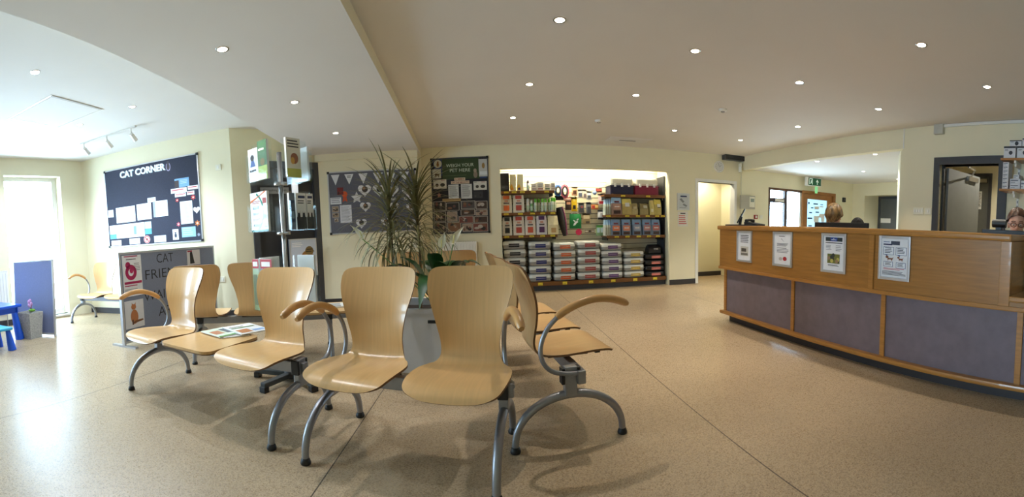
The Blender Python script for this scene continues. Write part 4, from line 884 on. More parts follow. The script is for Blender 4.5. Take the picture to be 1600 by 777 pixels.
MB().rect(-.115,-.145,.115,.145,pm((196,200,204)),.0155).rect(-.07,.09,.07,.12,pm((40,50,90)),.016).poly([(-.09,.05),(-.02,-.02),(.02,.0),(-.05,.07)],pm((120,124,130)),.016).poly([(-.02,-.06),(.06,-.1),(.08,-.07),(.0,-.03)],pm((120,124,130)),.016).lines(-.09,-.13,.09,-.11,1,pm((120,124,130)),.016).build('poster', t)
pinned(PW, 'white sheet with red lines taped below the grey framed notice', bu(3.58),1.14,bu(3.80),1.43, (232,228,220), lambda o,w,h: o.rect(w*.25,h*.84,w*.75,h*.92,pm((40,40,44)),.002).lines(w*.1,h*.1,w*.9,h*.75,5,pm((190,70,70)),.002), 'notice', off=.002, grp='notices beside the corridor')
t = thing('junction_box', 'grey junction box where the ceiling trunking meets the pillar', 'junction box', RIGHTW.p(RB(2.73),2.47), RIGHTW.rot)
MB().box(-.07,-.06,0,.07,0,.13,mat('grey_box', (196,194,182), .5),.004).build('case', t)
tag(MB().box(.07,-.03,2.56,3.4,0,2.595,WHITEP).build('cable_trunking', None, RIGHTW.p(RB(2.73),0), RIGHTW.rot), 'white cable trunking along the ceiling over the grey doorway', 'trunking')
tag(MB().box(-.006,-.012,2.32,.006,0,2.6,WHITEP).build('cable_cover', None, RIGHTW.p(RB(3.31),0), RIGHTW.rot), 'thin vertical cable cover at the left edge of the pillar top', 'trunking')
# ------------------------------------------------------------------ pet shop niche
YF = 7.45
YEL = pm((226,206,60)); 
def shelf(label, x0, x1, z, tickets, yf=YF, h=.05, base=False):
    t = thing('shop_shelf', label, 'shelf', ((x0+x1)/2, yf, z), 0, 'shop shelves in the niche'); w = (x1-x0)/2
    MB().box(-w,.012,-.03,w,7.86-yf,0,SHELFW).build('board', t)
    MB().box(-w,0,-h,w,.014,.004,SHELFW,.003).build('fascia', t)
    for x in tickets:
        o = MB().rect(-.042,-h+.012,.042,-.008,YEL,.0).rect(-.03,-h+.02,.02,-h+.026,pm((120,100,40)),.001).build('price_ticket', t, (x-(x0+x1)/2,-.002,0))
    if base: MB().box(-w,.05,-z,w,.40,-.03,DGREY).build('plinth', t)
    else:
        for x in (-w+.03,w-.03): MB().box(x-.008,.05,-.09,x+.008,7.86-yf,-.03,BLACK).build('bracket', t)
    return t
LX = lambda p: .25+(p-781)*.0115
RX_ = lambda p: 2.17+(p-948)*.01333
shelf('top left shop shelf, carrying the black box and pale boxes', .26, 1.22, 1.81, [LX(p) for p in (790,802,815,832,853)])
shelf('second left shop shelf, carrying green-capped bottles', .26, 1.24, 1.425, [LX(p) for p in (789,811,830,846,862)])
shelf('third left shop shelf, carrying five pouches', .26, 1.26, 1.02, [LX(p) for p in (789,811,828,845,861)])
shelf('top right shop shelf, carrying the pet carriers', 2.15, 3.38, 1.74, [RX_(p) for p in (974,1012)])
shelf('second right shop shelf, carrying clear and yellow bags', 2.17, 3.38, 1.365, [RX_(p) for p in (952,980,996,1011,1026,1035)])
shelf('third right shop shelf, carrying blue-topped pouches', 2.19, 3.38, .975, [RX_(p) for p in (964,980,997,1013,1027)])
shelf('long base shelf along the niche floor, carrying the big sacks', .26, 3.38, .165, [.92,1.37,1.86,2.29,2.73,3.14], 7.40, .07, True)
t = thing('shelf_divider', 'dark upright side panel at the right end of the shop shelves', 'shelf panel', (3.385,7.62,0)); MB().box(-.006,-.12,0,.006,.24,2.12,DGREY).build('panel', t); MB().box(-.012,-.13,0,.006,-.12,2.12,BLACK).build('edge_strip', t)

# big sacks lying in stacks
def sack_mesh(top, low):
    b = MB(); nu, nv = 20, 12; W_, D_, H_ = .205, .22, .145
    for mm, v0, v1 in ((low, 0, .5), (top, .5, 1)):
        def fn(u, v):
            v = v0+(v1-v0)*v; a = 2*PI*u; e = -PI/2+PI*v
            sp = lambda x, p: math.copysign(abs(x)**p, x)
            ca, sa = sp(math.cos(a), .28), sp(math.sin(a), .28); ce, se = sp(math.cos(e), .24), sp(math.sin(e), .42)
            wob = .006*math.sin(5*a+1.3)*math.cos(3*e)
            return Vector((ca*ce*(W_+wob), sa*ce*D_, H_/2+se*(H_/2+wob*.3)))
        b.grid(fn, nu*2, nv//2, mm)
    b.box(-.195,-.234,.066,.195,-.21,.074,low)
    return b.mesh('food_sack')
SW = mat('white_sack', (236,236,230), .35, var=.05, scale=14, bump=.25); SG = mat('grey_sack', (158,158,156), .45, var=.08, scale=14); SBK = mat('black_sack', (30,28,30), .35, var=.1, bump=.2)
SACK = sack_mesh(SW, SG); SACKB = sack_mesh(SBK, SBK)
def sack_label(col):
    b = MB()
    def q(x0, z0, x1, z1, m_, y): b.add([(x0,-y,z0),(x1,-y,z0),(x1,-y+.004,z1),(x0,-y+.004,z1)], [(0,1,2,3)], m_)
    q(-.095,.036,.095,.098,pm(col,.4),.2355); q(-.06,.062,.06,.072,pm(tuple(min(255,c+70) for c in col),.4),.2365)
    return b.mesh('label')
POS = ['topmost sack','second sack from the top','third sack from the top','fourth sack from the top','bottom sack']
def stack(name, xc, n, z1, col, mesh=SACK, where=''):
    h = (z1-.165)/n; lm = sack_label(col)
    for k in range(n):
        i = n-1-k; lbl = POS[i] if k else ('bottom sack')
        o = link('food_sack', mesh, None, (xc+random.uniform(-.008,.008), 7.635, .166+k*h), R(random.uniform(-1.2,1.2)))
        o.scale = (1 if col != (150,60,60) else 1.06, 1, h/.147)
        tag(o, '%s in the %s-labelled stack %s' % (lbl, name, where), 'sack', 'big food sacks stacked on the base shelf')
        link('label', lm, o, (.01 if name != 'black' else .0, 0, 0))
stack('black', .47, 5, .925, (34,32,38), SACK, 'at the left end of the niche')
stack('navy', .93, 5, .90, (30,40,110), SACK, 'second from the left')
stack('orange', 1.385, 5, .865, (206,96,50), SACK, 'third from the left')
stack('dark red', 1.845, 5, .89, (150,60,60), SACK, 'in the middle of the niche')
stack('purple', 2.29, 5, .835, (84,48,110), SACK, 'right of the red one')
stack('mustard', 2.73, 4, .675, (196,164,70), SACK, 'shorter, right of the purple one')
stack('pink', 3.155, 4, .61, (214,120,110), SACKB, 'of black sacks at the right end')
def pouch(label, x, z, w, h, d, body, arts, grp, y=7.50, rot=0., cat_='pouch', top=None, m_rough=.3):
    o = thing('pet_food_pouch' if cat_ == 'pouch' else cat_.replace(' ','_'), label, cat_, (x, y, z), R(rot), grp); b = MB()
    def sec(f):
        k = f; return (w/2*(1-.10*k**3), d/2*(1-.80*max(0,(k-.55)/.45)) , h*f)
    n = 6; vs = []
    bm_ = mat('pouch_%02x%02x%02x' % body, body, m_rough, var=.08, scale=18, bump=.2); tm = bm_ if not top else mat('pouch_%02x%02x%02x' % top, top, m_rough, var=.08, scale=18, bump=.2)
    for i in range(n+1):
        a, c_, zz = sec(i/n); vs += [(-a,-c_,zz),(0,-c_-.008*math.sin(PI*i/n),zz),(a,-c_,zz),(a,c_,zz),(-a,c_,zz)]
    def faces(i0, i1): return [(5*i+k, 5*i+(k+1)%5, 5*i+5+(k+1)%5, 5*i+5+k) for i in range(i0, i1) for k in range(5)]
    b.add(vs, faces(0,4)+[(4,3,2,1,0)], bm_); b.add(vs, faces(4,6)+[(30,31,32,33,34)], tm); b.build('bag', o)
    a_ = MB()
    for i, (x0,z0,x1,z1,c_) in enumerate(arts):
        def Y(zf): return -(sec(zf)[1]+.010+.0006*i)
        a_.add([(x0*w/2,Y(z0),z0*h),(x1*w/2,Y(z0),z0*h),(x1*w/2,Y(z1),z1*h),(x0*w/2,Y(z1),z1*h)], [(0,1,2,3)], pm(c_,.35))
    a_.build('printed_label', o); return o
PG_ = 'pouches on the left shop shelves'
OR_, RD_, PU_ = (214,110,60), (176,70,60), (84,50,96)
def strip_art(c_): return [(-.55,.78,.55,.98,c_),(-.5,.12,.5,.42,c_),(-.5,.5,.5,.58,(90,80,80)),(-.3,.62,.3,.72,(206,150,130))]
pouch('orange-topped white pouch at the left end of second shelf', LX(789.5), 1.426, .20, .31, .11, (232,226,212), strip_art(OR_), PG_)
pouch('red-topped white pouch beside the orange one on second shelf', LX(808.5), 1.426, .20, .31, .11, (232,226,212), strip_art(RD_), PG_)
pouch('white pouch with a black top at the left of third shelf', LX(790), 1.021, .17, .33, .11, (222,220,214), strip_art((34,36,40)), PG_)
pouch('red-topped pouch second from left on the third left shelf', LX(808), 1.021, .20, .34, .11, (230,222,210), strip_art(RD_), PG_)
pouch('orange-red pouch in the middle of the third left shelf', LX(826), 1.021, .19, .34, .11, (226,216,204), strip_art((190,84,60)), PG_)
pouch('purple-topped pouch fourth along the third left shelf', LX(844), 1.021, .19, .34, .11, (222,218,222), strip_art(PU_), PG_)
pouch('cream bulging bag at the right end of third left shelf', LX(862), 1.021, .19, .34, .13, (238,226,184), [(-.4,.1,.5,.35,(196,160,110))], PG_)
o = thing('black_box', 'tall black box at the left end of the top shop shelf', 'box', (LX(788), 7.52, 1.811)); MB().box(-.078,-.05,0,.078,.1,.32,BLACK,.006).build('case', o); MB().rect(-.06,.03,.06,.10,DGREY,.0505).rect(-.05,.07,.0,.078,pm((120,120,120)),.051).build('front_panel', o)
for i, (p, w, h, c1, lb) in enumerate([(801,.10,.30,(226,140,40),'white and yellow box with an orange corner on the top shelf'),(812.5,.11,.30,(50,40,90),'white and yellow box with a dark corner on the top shelf')]):
    o = thing('product_box', lb, 'box', (LX(p),7.50,1.811), 0, 'pale boxes on the top left shelf'); MB().box(-w/2,0,0,w/2,.08,h,pm((240,232,190))).build('carton', o)
    MB().poly([(-w/2,.02),(w*.1,.02),(w*.1,.05),(-w*.2,.13),(-w/2,.09)],pm((236,190,60)),.001).poly([(-w*.4,.02),(0,.02),(-w*.1,.07),(-w*.4,.05)],pm(c1),.0015).build('printed_label', o)
for i, (p, w, h, lb) in enumerate([(834,.10,.13,'first small white carton right of the little bottle on top shelf'),(844,.11,.15,'second small white carton on the top left shelf'),(855,.10,.12,'third small white carton on the top left shelf'),(864,.08,.14,'last small white carton at the right end of top left shelf')]):
    o = thing('product_box', lb, 'box', (LX(p),7.50,1.811), 0, 'pale boxes on the top left shelf'); MB().box(-w/2,0,0,w/2,.08,h,pm((242,238,224))).build('carton', o)
    MB().rect(-w*.4,.02,w*.4,.05,pm([(200,190,180),(196,150,140),(120,150,120),(210,200,180)][i]),.001).lines(-w*.4,.06,w*.4,.11,2,pm((170,160,150)),.001).build('printed_label', o)
def bottle(label, x, z, h, r, body, cap, grp, y=7.52):
    o = thing('bottle', label, 'bottle', (x,y,z), 0, grp); bm_ = mat('bottle_%02x%02x%02x' % body, body, .35, var=.03); cm = mat('cap_%02x%02x%02x' % cap, cap, .35, var=.03)
    MB().lathe([(0,0),(r,0),(r,h*.62),(r*.92,h*.68),(r*.8,h*.72)], bm_, 16).build('body', o)
    MB().lathe([(r*.8,h*.72),(r*.86,h*.73),(r*.8,h*.93),(r*.5,h),(0,h)], cm, 16).build('cap', o)
    MB().lathe([(r*1.01,h*.15),(r*1.01,h*.5)], pm((196,214,190)), 16).build('label', o); return o
BG = 'bottles on the second left shelf'
bottle('tall all-white bottle at the left of the bottle row', LX(823.5), 1.426, .25, .030, (236,234,226), (240,240,236), BG)
bottle('shorter white-capped bottle with a green band in the bottle row', LX(829.5), 1.426, .22, .028, (120,170,110), (238,240,234), BG)
for i, (p, dy) in enumerate([(835.5,0),(841,.05),(846.5,0),(851.5,.0),(857.5,.04),(862,.0),(866.5,.05)]):
    bottle(['first','second','third','fourth','fifth','sixth','last'][i]+' bright green capped bottle from the left in the bottle row', LX(p), 1.426, .245 if i < 5 else .265, .027, (230,234,220), (110,200,60), BG, 7.50+dy)
bottle('small white bottle with dark cap on the top left shelf', LX(824.5), 1.811, .19, .026, (232,230,226), (70,60,70), 'bottle on the top left shelf')
# right bay
CARR = []
for x0, x1, base, nm in ((2.27,2.75,(28,30,62),'navy'),(2.77,3.27,(122,26,58),'maroon')):
    o = thing('pet_carrier', '%s-based pet carrier with cream lid on the top right shelf' % nm, 'pet carrier', ((x0+x1)/2,7.66,1.741), 0, 'pet carriers'); w = (x1-x0)/2-.01
    m_ = mat('carrier_'+nm, base, .4)
    MB().box(-w,-.17,0,w,.17,.17,m_,.02).box(-w-.008,-.178,.155,w+.008,.178,.175,m_,.004).build('base', o)
    MB().box(-w+.01,-.16,.175,w-.01,.16,.33,CREAMP,.04).box(-.09,-.03,.33,.09,.03,.35,CREAMP,.008).build('lid', o)
    for x in (-w*.6,0,w*.6): MB().box(x-.02,-.186,.15,x+.02,-.172,.21,WHITEP,.003).build('clip', o)
RG = 'bags on the right shop shelves'
BB, BR_ = (170,206,236), (96,66,58)
def blue_art(c_): return [(-.75,.30,.75,.62,c_),(-.7,.05,.7,.24,(70,50,46)),(-.5,.70,.5,.8,(120,50,60)),(-.5,.44,.5,.5,(230,220,214))]
for i, (p, lb) in enumerate([(949.5,'first thin bag seen edge-on at the left of second right shelf'),(952.5,'second thin bag seen edge-on on the second right shelf'),(955.5,'third thin bag seen edge-on on the second right shelf')]):
    pouch(lb, RX_(p), 1.366, .034, .30, .16, (196,206,196), [(-.6,.05,.6,.5,(150,150,130))], RG, y=7.56, top=BB)
pouch('pale blue and brown pouch on the second right shelf', RX_(964.5), 1.366, .19, .32, .11, (150,120,110), blue_art((180,140,120)), RG, top=BB)
pouch('yellow-topped clear bag in the middle of second right shelf', RX_(979.5), 1.366, .19, .30, .12, (176,156,96), [(-.4,.5,.5,.75,(240,236,226))], RG, top=(226,206,110))
pouch('narrow clear bag of tan treats on the second right shelf', RX_(991.5), 1.366, .12, .22, .10, (166,150,104), [(-.5,.5,.6,.7,(196,186,150))], RG)
pouch('wider clear bag of tan treats on the second right shelf', RX_(1006), 1.366, .17, .21, .10, (150,136,92), [(-.2,.6,.7,.85,(206,200,176))], RG)
pouch('narrow pale bag left of the last yellow one', RX_(1018), 1.366, .09, .28, .10, (206,190,120), [(-.5,.2,.5,.4,(230,226,200))], RG)
pouch('yellow bag at the right end of second right shelf', RX_(1027), 1.366, .15, .30, .11, (182,164,90), [(-.2,.5,.7,.7,(240,236,230)),(-.1,.45,.7,.5,(60,50,40))], RG, top=(220,200,90))
for i, (p, lb) in enumerate([(949,'first thin bag seen edge-on at the left of third right shelf'),(952,'second thin bag seen edge-on on the third right shelf'),(955,'third thin bag seen edge-on on the third right shelf')]):
    pouch(lb, RX_(p), .976, .034, .30, .16, (206,206,196), [(-.6,.05,.6,.5,(160,160,140))], RG, y=7.56, top=BB)
for i, (p, c_, lb) in enumerate([(963,(226,130,90),'blue-topped pouch with an orange label on the third right shelf'),(978.5,(206,130,100),'blue-topped pouch with a salmon label on third right shelf'),(994.5,(150,156,176),'blue-topped pouch with a grey label on the third right shelf'),(1010,(176,120,120),'blue-topped pouch with a rose label on third right shelf'),(1024,(190,110,100),'blue-topped pouch with a red label at the right end')]):
    pouch(lb, RX_(p), .976, .18, .30, .11, (110,130,156), blue_art(c_), RG, top=(120,150,186))
pouch('dark crumpled bag lying on top of the black sacks', 3.19, .614, .26, .17, .2, (40,38,40), [(-.2,.4,.5,.6,(150,150,150))], 'dark bag on the black sacks', y=7.62)
# things hanging on the slatwall
HX = lambda p: 1.317+(p-871)*.01218
HZ = lambda y: 1.828-(y-298)*.0120
def hook(o, h): MB().tube([(0,.12,h),(0,-.03,h),(0,-.045,h+.012)], .003, STEEL, 6).build('hook', o)
HG = 'products hanging on the slatwall'
def packet(label, px, py, w, h, body, arts, y=7.72):
    w *= .01218; h *= .012
    o = thing('hanging_packet', label, 'packet', (HX(px),y,HZ(py)-h/2), 0, HG); bm_ = mat('pouch_%02x%02x%02x' % body, body, .3, var=.08, scale=18, bump=.2)
    b = MB(); d = .018
    b.grid(lambda u, v: Vector(((u-.5)*w, -d*math.sin(PI*u)*math.sin(PI*min(1,v*1.25)), v*h)), 6, 6, bm_); b.grid(lambda u, v: Vector(((u-.5)*w, d*.4*math.sin(PI*u)*math.sin(PI*min(1,v*1.25)), v*h)), 6, 6, bm_, flip=True)
    b.build('packet', o); a_ = MB()
    for i, (x0,z0,x1,z1,c_) in enumerate(arts): a_.rect((x0-.5)*w,z0*h,(x1-.5)*w,z1*h,pm(c_,.35),d+.002+.0005*i)
    if arts: a_.build('printed_label', o)
    hook(o, h*.93); return o
def collar(label, px, py, w, h, col, band):
    w *= .01218; h *= .012
    o = thing('pet_harness', label, 'harness', (HX(px),7.68,HZ(py)), 0, HG)
    pts = lambda k, y: [(k*w*.5*math.sin(a), y, k*h*.5*math.cos(a)) for a in [2*PI*i/20 for i in range(21)]]
    MB().tube(pts(.86,0), .022, mat('webbing_%02x%02x%02x' % col, col, .7, var=.1), 8, False).build('strap', o)
    MB().tube(pts(.62,-.02), .016, mat('webbing_%02x%02x%02x' % band, band, .7, var=.1), 8, False).build('lining', o)
    hook(o, h*.36)
collar('blue and black harness loop hanging at the left of the slatwall', 871.5, 298, 11, 17, (50,96,160), (20,22,30))
collar('pink and black harness loop hanging beside the blue one', 882, 299, 12, 21, (206,96,120), (30,18,24))
packet('peach packet with a dark round toy, top row of the slatwall', 898, 299, 9, 14, (226,180,140), [(.2,.2,.8,.6,(80,50,40))])
packet('first grey packet in the top row of the slatwall', 907, 303, 7, 13, (196,190,186), [(.15,.2,.85,.6,(90,96,120))])
packet('second grey packet, slimmer, in the top row of the slatwall', 914, 303, 6, 14, (206,190,180), [(.2,.1,.8,.5,(120,106,110))])
packet('third grey packet, lower, in the top row of the slatwall', 921, 306, 8, 14, (216,214,210), [(.2,.2,.8,.55,(80,86,100))])
o = thing('toy_ball', 'pale blue toy ball hanging in the slatwall top row', 'ball', (HX(930),7.72,HZ(301)), 0, HG); MB().ball((0,0,0), .042, mat('ball_blue', (130,160,206), .4)).build('ball', o); MB().tube([(0,0,.04),(0,0,.06),(0,.12,.065)], .004, pm((230,230,230)), 6).build('hanging_loop', o)
packet('red bone-shaped toy packet at the upper right of slatwall', 937, 297, 10, 6, (150,50,50), [(.1,.3,.9,.7,(196,90,80))])
packet('pink and white packet below the red toy', 942, 311, 13, 17, (232,206,204), [(.1,.05,.9,.3,(196,50,60)),(.2,.5,.8,.8,(240,226,226))])
packet('bright yellow packet with a black figure on the slatwall', 897, 319, 9, 22, (232,196,30), [(.25,.15,.75,.42,(40,30,20)),(.3,.7,.7,.85,(240,220,120))])
packet('dark brown packet left of the yellow one', 888, 321, 10, 14, (60,44,40), [(.2,.6,.8,.9,(206,150,120))])
packet('long reddish card above the yellow packet', 887, 311, 12, 6, (216,150,130), [(.1,.2,.9,.6,(236,200,190))])
packet('charcoal packet in the middle row of the slatwall', 908, 325, 9, 15, (86,88,92), [(.2,.2,.8,.6,(60,60,64)),(.4,.5,.8,.7,(150,70,70))])
packet('second charcoal packet right of it in the middle row', 920, 325, 8, 18, (96,98,104), [(.2,.15,.8,.6,(60,62,70))])
packet('orange and yellow toy card in the middle row', 930, 323, 12, 9, (206,130,70), [(.1,.2,.5,.7,(180,50,50)),(.5,.3,.9,.7,(236,206,120))])
packet('white packet with black base at the right of the slatwall', 941, 336, 13, 15, (232,230,232), [(.0,.0,1,.2,(30,30,34)),(.3,.4,.7,.7,(206,206,210))])
packet('tan packet right of the green bag', 916, 342, 12, 16, (176,150,104), [(.1,.5,.9,.85,(226,206,166)),(.4,.05,.9,.25,(90,80,70))])
packet('green and clear pouch at the lower right of slatwall', 938, 361, 13, 17, (150,186,140), [(.1,.3,.45,.75,(206,226,236)),(.55,.3,.9,.75,(206,226,236)),(.1,.84,.9,.98,(60,130,50))])
packet('row of small bone treats along the lower slatwall', 921, 362, 16, 5, (150,130,110), [(.05,.3,.3,.7,(206,196,180)),(.4,.2,.6,.8,(90,80,70)),(.7,.3,.95,.7,(196,186,170))])
o = thing('green_bag', 'green drawstring bag with a white leaping animal logo', 'bag', (HX(898),7.70,HZ(357)), 0, HG); w = .115; h = .27
gm = mat('green_fabric', (14,120,60), .7, var=.08)
b = MB(); b.grid(lambda u, v: Vector(((u-.5)*2*w*(1-.06*v), -.03*math.sin(PI*u)*math.sin(PI*v)-.005, v*h)), 8, 8, gm); b.grid(lambda u, v: Vector(((u-.5)*2*w*(1-.06*v), .02*math.sin(PI*u)*math.sin(PI*v), v*h)), 8, 8, gm, flip=True); b.build('bag_body', o)
MB().poly([(-.05,.05),(-.01,.06),(.02,.10),(.05,.12),(.03,.14),(.0,.13),(-.03,.10),(-.04,.08)],WL,.040).poly([(.02,.14),(.06,.16),(.05,.19),(.02,.17)],WL,.0405).poly([(-.02,.12),(-.05,.15),(-.04,.16),(0,.14)],WL,.041).build('animal_logo', o); MB().tube([(-.08,0,h),(0,.05,h+.05),(.08,0,h)], .004, WL, 6).build('drawstring', o)
o = thing('dog_coat', 'long black dog coat with pink trim hanging on the slatwall', 'dog coat', (HX(872.5),7.66,HZ(324)), (0, R(-11), 0), HG)
MB().grid(lambda u, v: Vector(((u-.5)*.15*(.5+.5*math.sin(PI*min(1,.2+v*.8))), -.05*math.sin(PI*u), -v*.54)), 8, 12, mat('black_quilted', (26,22,30), .6, var=.3, bump=.4)).build('coat_body', o)
MB().tube([(.07*(.5+.5*math.sin(PI*min(1,.2+v*.8))), -.015, -v*.53) for v in [k/12 for k in range(13)]], [.012]*12+[.02], mat('pink_spotted_trim', (150,80,120), .7, var=.5, scale=50), 8).build('trim', o)
packet('black lead in a packet behind the dog coat', 866, 341, 9, 30, (22,22,26), [(.3,.5,.7,.7,(30,60,40))], y=7.76)
packet('black folded harness below the blue loop', 874, 309, 14, 7, (24,22,26), [], y=7.74)
o = MB().circ(0,0,.06,pm((236,60,110)),.004).circ(0,0,.06,pm((236,60,110)),-.0).build('price_disc', None, (HX(905),7.80,HZ(363))); tag(o, 'bright pink round price disc on the slatwall below the green bag', 'price sign')

# ------------------------------------------------------------------ reception desk (local x runs from the far end towards the camera, y into the desk)
t = thing('reception_desk', 'long oak reception desk with mauve laminate panels on the right', 'reception desk', DESKW.p(0,0), DESKW.rot)
UE = 3.44
MB().box(-.03,-.025,1.108,UE,.34,1.158,OAKT,.016).build('counter_top', t)
MB().box(0,0,.665,2.30,.03,1.108,OAK).box(2.306,0,.665,3.36,.03,1.108,OAK).box(2.30,.01,.665,2.306,.03,1.108,BLACK).build('upper_panel', t)
MB().box(2.25,-.006,.665,2.295,.03,1.108,OAKT).build('stile', t); MB().box(3.36,-.008,.665,UE,.03,1.108,OAKT,.004).build('stile', t)
MB().box(-.012,-.014,.635,4.6,.05,.668,OAKT,.008).build('lipping', t)
MB().box(0,.03,.66,.03,.34,1.108,OAK).box(UE-.04,.03,.72,UE,.34,1.108,OAK).box(.02,.31,.74,UE,.33,1.108,OAK).build('carcass', t)
MB().box(UE,-.03,.70,4.6,.60,.74,OAKT,.012).build('lower_counter', t)
MB().box(UE,0,.665,4.6,.03,.70,OAK).build('lower_front', t)
pan = [(.09,1.27),(1.315,2.355),(2.40,3.49),(3.535,4.55)]
for a, b_ in pan: MB().box(a,.050,.12,b_,.065,.636,LAVEN).build('laminate_panel', t)
for a in (.045,1.27,2.355,3.49,4.55): MB().box(a,.036,.12,a+.045,.065,.636,OAKT,.003).build('upright', t)
MB().box(-.0,.0,.085,4.62,.066,.125,OAKT,.014).build('bottom_nosing', t)
MB().box(.10,.085,0,4.6,.10,.086,SKIRT).box(.10,.10,0,.115,.80,.086,SKIRT).build('plinth', t)
MB().box(.045,.065,.086,.07,.80,.70,OAK).box(.045,.066,.10,4.6,.08,.66,OAK).build('end_panel', t)
MB().box(.05,.33,.70,4.6,.56,.74,OAK).build('worktop', t)
def framed(label, u, z0, w, h, art):
    o = thing('framed_notice', label, 'framed notice', DESKW.p(u,z0), DESKW.rot, 'framed notices on the reception desk')
    b = MB(); e = .022
    b.box(0,-.016,0,e,-.001,h,ALU,.003).box(w-e,-.016,0,w,-.001,h,ALU,.003).box(e,-.016,0,w-e,-.001,e,ALU,.003).box(e,-.016,h-e,w-e,-.001,h,ALU,.003); b.build('frame', o)
    b = MB().rect(e,e,w-e,h-e,pm((232,232,236)),.004); art(b, w, h); b.build('poster', o)
def a1(b, w, h): b.lines(w*.24,h*.60,w*.80,h*.86,5,pm((40,40,48)),.005,.4,.12).rect(w*.25,h*.20,w*.76,h*.5,pm((196,192,184)),.005).rect(w*.30,h*.33,w*.62,h*.44,pm((70,66,60)),.0055).rect(w*.28,h*.22,w*.72,h*.29,pm((110,106,100)),.0055)
def a2(b, w, h): b.lines(w*.3,h*.84,w*.7,h*.88,1,pm((60,60,70)),.005).poly([(w*.42,h*.82),(w*.5,h*.76),(w*.6,h*.70),(w*.52,h*.74),(w*.44,h*.78)],pm((80,86,100)),.005).lines(w*.2,h*.57,w*.82,h*.67,3,pm((80,80,90)),.005).lines(w*.2,h*.38,w*.82,h*.54,4,pm((140,140,150)),.005).circ(w*.62,h*.23,w*.10,pm((170,40,50)),.0055,h*.06).circ(w*.40,h*.22,w*.09,pm((190,186,186)),.005,h*.05)
def a3(b, w, h):
    b.rect(w*.16,h*.80,w*.84,h*.90,pm((44,52,56)),.005).rect(w*.36,h*.80,w*.64,h*.90,pm((40,70,150)),.0055).text('PET',w*.5,h*.865,h*.025,WL,.006).lines(w*.4,h*.81,w*.6,h*.845,1,WL,.006,.4,.0).lines(w*.3,h*.92,w*.7,h*.94,1,pm((70,80,110)),.005).lines(w*.16,h*.73,w*.84,h*.77,1,pm((60,60,66)),.005,.5,.0)
    b.lines(w*.18,h*.56,w*.42,h*.70,4,pm((150,150,160)),.005).lines(w*.58,h*.54,w*.82,h*.70,4,pm((150,150,160)),.005).rect(w*.25,h*.24,w*.75,h*.48,pm((110,112,50)),.005)
    for i in range(8): b.circ(w*random.uniform(.3,.7),h*random.uniform(.27,.45),w*.06,pm([(60,50,40),(190,180,90),(44,50,44),(150,120,90)][i%4]),.0055+.0001*i)
    b.lines(w*.28,h*.16,w*.72,h*.21,2,pm((60,60,66)),.005)
def a4(b, w, h):
    b.rect(w*.38,h*.80,w*.66,h*.885,pm((60,70,90)),.005).rect(w*.14,h*.79,w*.42,h*.82,pm((30,40,80)),.0052).lines(w*.14,h*.83,w*.36,h*.87,1,pm((90,110,160)),.005)
    BLc = pm((50,74,130))
    for x0,z0,x1,z1 in ((.14,.57,.48,.75),(.54,.57,.88,.75),(.16,.30,.46,.42),(.56,.28,.86,.41)):
        b.rect(w*x0,h*z0,w*x1,h*z1,BLc,.005).rect(w*(x0+.012),h*(z0+.008),w*(x1-.012),h*(z1-.008),pm((236,238,244)),.0054).lines(w*(x0+.05),h*(z0+.025),w*(x1-.05),h*(z1-.02),4,pm((70,74,90)),.0058)
        if z0 > .5: b.poly([(w*(x0+.05),h*z0),(w*(x0+.14),h*z0),(w*(x0+.13),h*(z0-.03))],BLc,.0052)
    BRN = pm((130,76,50))
    for x, k in ((.36,1.),(.70,.75)):
        b.poly([(w*(x-.08*k),h*.50),(w*(x+.08*k),h*.50),(w*(x+.12*k),h*.53),(w*(x+.08*k),h*.455),(w*(x+.06*k),h*.43),(w*(x+.04*k),h*.465),(w*(x-.04*k),h*.465),(w*(x-.06*k),h*.43)],BRN,.006).circ(w*(x-.09*k),h*.52,w*.05*k,BRN,.0062,h*.028*k)
    b.lines(w*.16,h*.22,w*.84,h*.27,2,pm((190,80,90)),.005).lines(w*.12,h*.10,w*.88,h*.20,4,pm((50,54,70)),.005)
framed('leftmost framed notice on the desk, five bold lines over a photo', .38, .755, .29, .345, a1)
framed('second framed notice on the desk, with a small red picture at the foot', 1.03, .758, .295, .345, a2)
framed('third framed notice on the desk, with a blue picture strip on top', 1.715, .760, .29, .345, a3)
framed('rightmost framed notice on the desk, with two dogs and speech boxes', 2.35, .760, .295, .345, a4)
